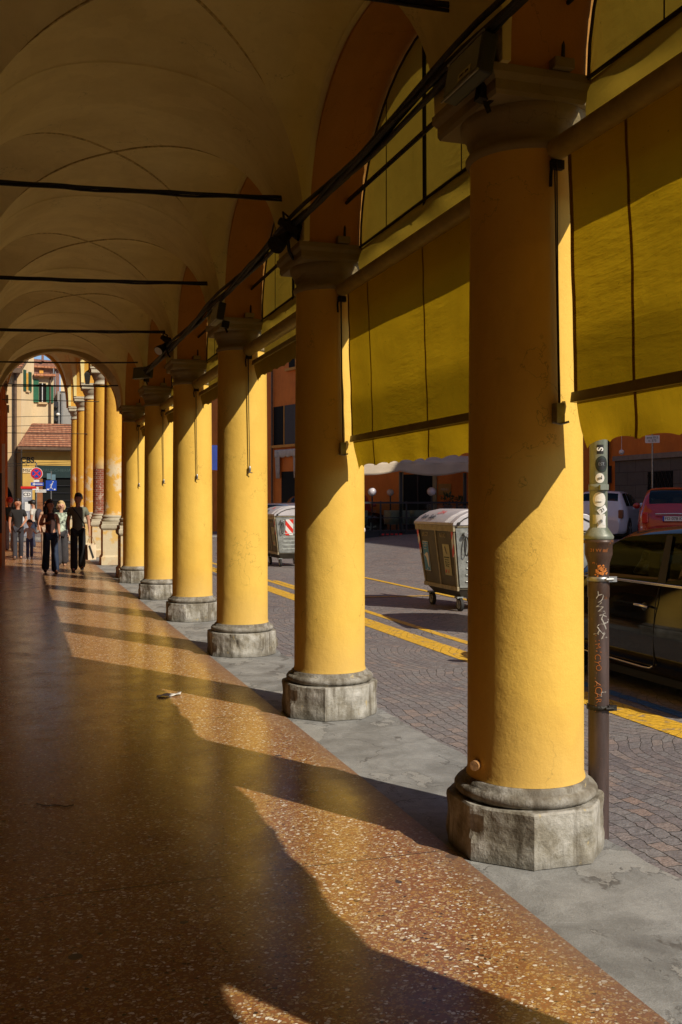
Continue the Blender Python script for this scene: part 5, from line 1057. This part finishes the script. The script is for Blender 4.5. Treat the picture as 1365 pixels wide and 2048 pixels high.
t,P,k=person('tall person in grey green t-shirt and black trousers, crossbody strap, holding a paper bag',(1.37,24.2,0),R(-2),1.80,w1,SK,fab('grey_green_tee',(.16,.17,.125)),fab('black_trousers',(.012,.012,.014)),HB,fab('dark_shoes',(.05,.04,.035)),{'look':R(-35),'leg':.02})
MB().tube([(-.13,-.10,1.46*k),(0,-.145,1.30*k),(.14,-.12,1.08*k),(.16,0,1.0*k),(.02,.13,1.28*k),(-.13,.04,1.47*k)],.014,6).build('strap',M_black,t)
bag=thing('paper_bag','cream paper shopping bag hanging from the hand of the tall person','bag',(1.37+.29,24.12,.27),R(-68)); 
MB().add([(-.065,-.10,0),(.065,-.10,0),(.065,.10,0),(-.065,.10,0),(-.05,-.11,.36),(.05,-.11,.34),(.05,.11,.36),(-.05,.11,.38)],[(3,2,1,0),(0,1,5,4),(1,2,6,5),(2,3,7,6),(3,0,4,7)]).build('bag_body',plain('cream_paper',(.72,.58,.40),.8),bag,solid=.004)
MB().tube([(-.055,-.06,.40),(-.02,-.03,.53),(0,0,.56),(-.02,.03,.53),(-.055,.06,.40)],.005,5).tube([(.055,-.06,.39),(.02,-.03,.53),(0,0,.56),(.02,.03,.53),(.055,.06,.39)],.005,5).build('handle',plain('brown_handle',(.25,.12,.05),.8),bag)
MB().prism([(.066,-.09,.33),(.066,-.05,.34),(.069,.05,.05),(.069,.01,.02)],(.004,0,0)).build('print_stripe',M_black,bag)
w2=walk(1.25); w2={('k'+('R' if a[1]=='L' else 'L') if a[0]=='k' else a[0]+('R' if a[1]=='L' else 'L')):(-v[0],v[1],v[2]) for a,v in w2.items()}
w2.update(eL=(-.235,.06,1.17),wL=(-.10,-.17,1.22),eR=(.20,.03,1.16),wR=(.21,-.05,.92),tR=(.12,-.32,.03))
person('person with long dark hair, brown strapless top and blue jeans, walking arm bent',(.73,23.75,0),R(6),1.65,w2,SK,fab('brown_top',(.06,.028,.025)),fab('blue_jeans',(.02,.035,.075)),HB,fab('dark_boots',(.04,.02,.015)),{'fem':1,'sleeve':0,'look':R(30),'hair':'long','leg':.03,'crop':1,'hem':.09})
w3=walk(.6); w3.update(eR=(.2,.02,1.16),wR=(.2,-.03,.93))
person('blonde person with glasses, white floral blouse and wide grey trousers behind the pair',(1.06,26.0,0),0,1.62,w3,SK2,plain('floral_blouse',(.42,.5,.4),.85,0,.8,16),fab('grey_wide_trousers',(.05,.048,.055)),HBl,fab('tan_sandals',(.35,.2,.12)),{'fem':1,'hair':'bob','leg':.06,'sleeve':.75})
w4=walk(.8); w4.update(eR=(.235,-.0,1.16),wR=(.13,-.16,1.02),eL=(-.225,.03,1.15),wL=(-.225,-.02,.9))
person('person in plain black t-shirt and dark jeans walking at far left',(.03,29.6,0),R(4),1.69,w4,SK,fab('black_tee',(.012,.012,.013)),fab('dark_jeans',(.035,.037,.05)),HB,fab('worn_shoes',(.12,.09,.07)),{'sleeve':.7})
w5=walk(.8); w5.update(eL=(-.27,-.02,1.20),wL=(-.40,-.06,1.05),eR=(.27,.02,1.2),wR=(.42,.0,1.24))
person('small child in white printed t-shirt and blue trousers holding a hand',(.35,29.9,0),0,1.05,w5,SK2,fab('white_tee',(.6,.55,.5)),fab('blue_trousers',(.04,.06,.16)),HB,fab('small_shoes',(.2,.18,.15)),{'child':1,'leg':.01})
w6=walk(.3); w6.update(eL=(-.23,-.02,1.12),wL=(-.20,-.08,.88))
person('ginger haired person in light dress partly hidden, holding the child by the hand',(.82,30.3,0),0,1.60,w6,SK2,fab('beige_dress',(.5,.33,.22)),fab('beige_skirt',(.4,.3,.22)),HG,fab('pale_shoes',(.4,.35,.3)),{'fem':1,'hair':'bun','sleeve':.3,'look':R(-50)})
t,P,k=person('person in black cap, white shirt, carrying a dark backpack, seen side on',(.55,36.5,0),R(-110),1.66,walk(.4),SK2,fab('white_shirt',(.55,.54,.5)),fab('navy_trousers',(.03,.04,.08)),HB,fab('grey_shoes',(.3,.3,.32)),{'cap':M_black,'sleeve':.8})
bp=MB().sphere((0,.2,1.22*k),.19,16,12,(.85,.7,1.25)).build('backpack',fab('backpack_fabric',(.05,.045,.06))); bp.location=t.location; bp.rotation_euler=t.rotation_euler; tag(bp,'dark rounded backpack worn by the person in the black cap','backpack')
person('person in a red cap and dark top at the far left edge of the walk',(-.22,35.0,0),R(10),1.74,walk(.3),SK2,fab('dark_green_top',(.03,.045,.035)),fab('light_trousers',(.35,.33,.3)),HB,fab('black_shoes',(.03,.03,.03)),{'cap':plain('red_cap',(.6,.08,.05),.7),'sleeve':.9})
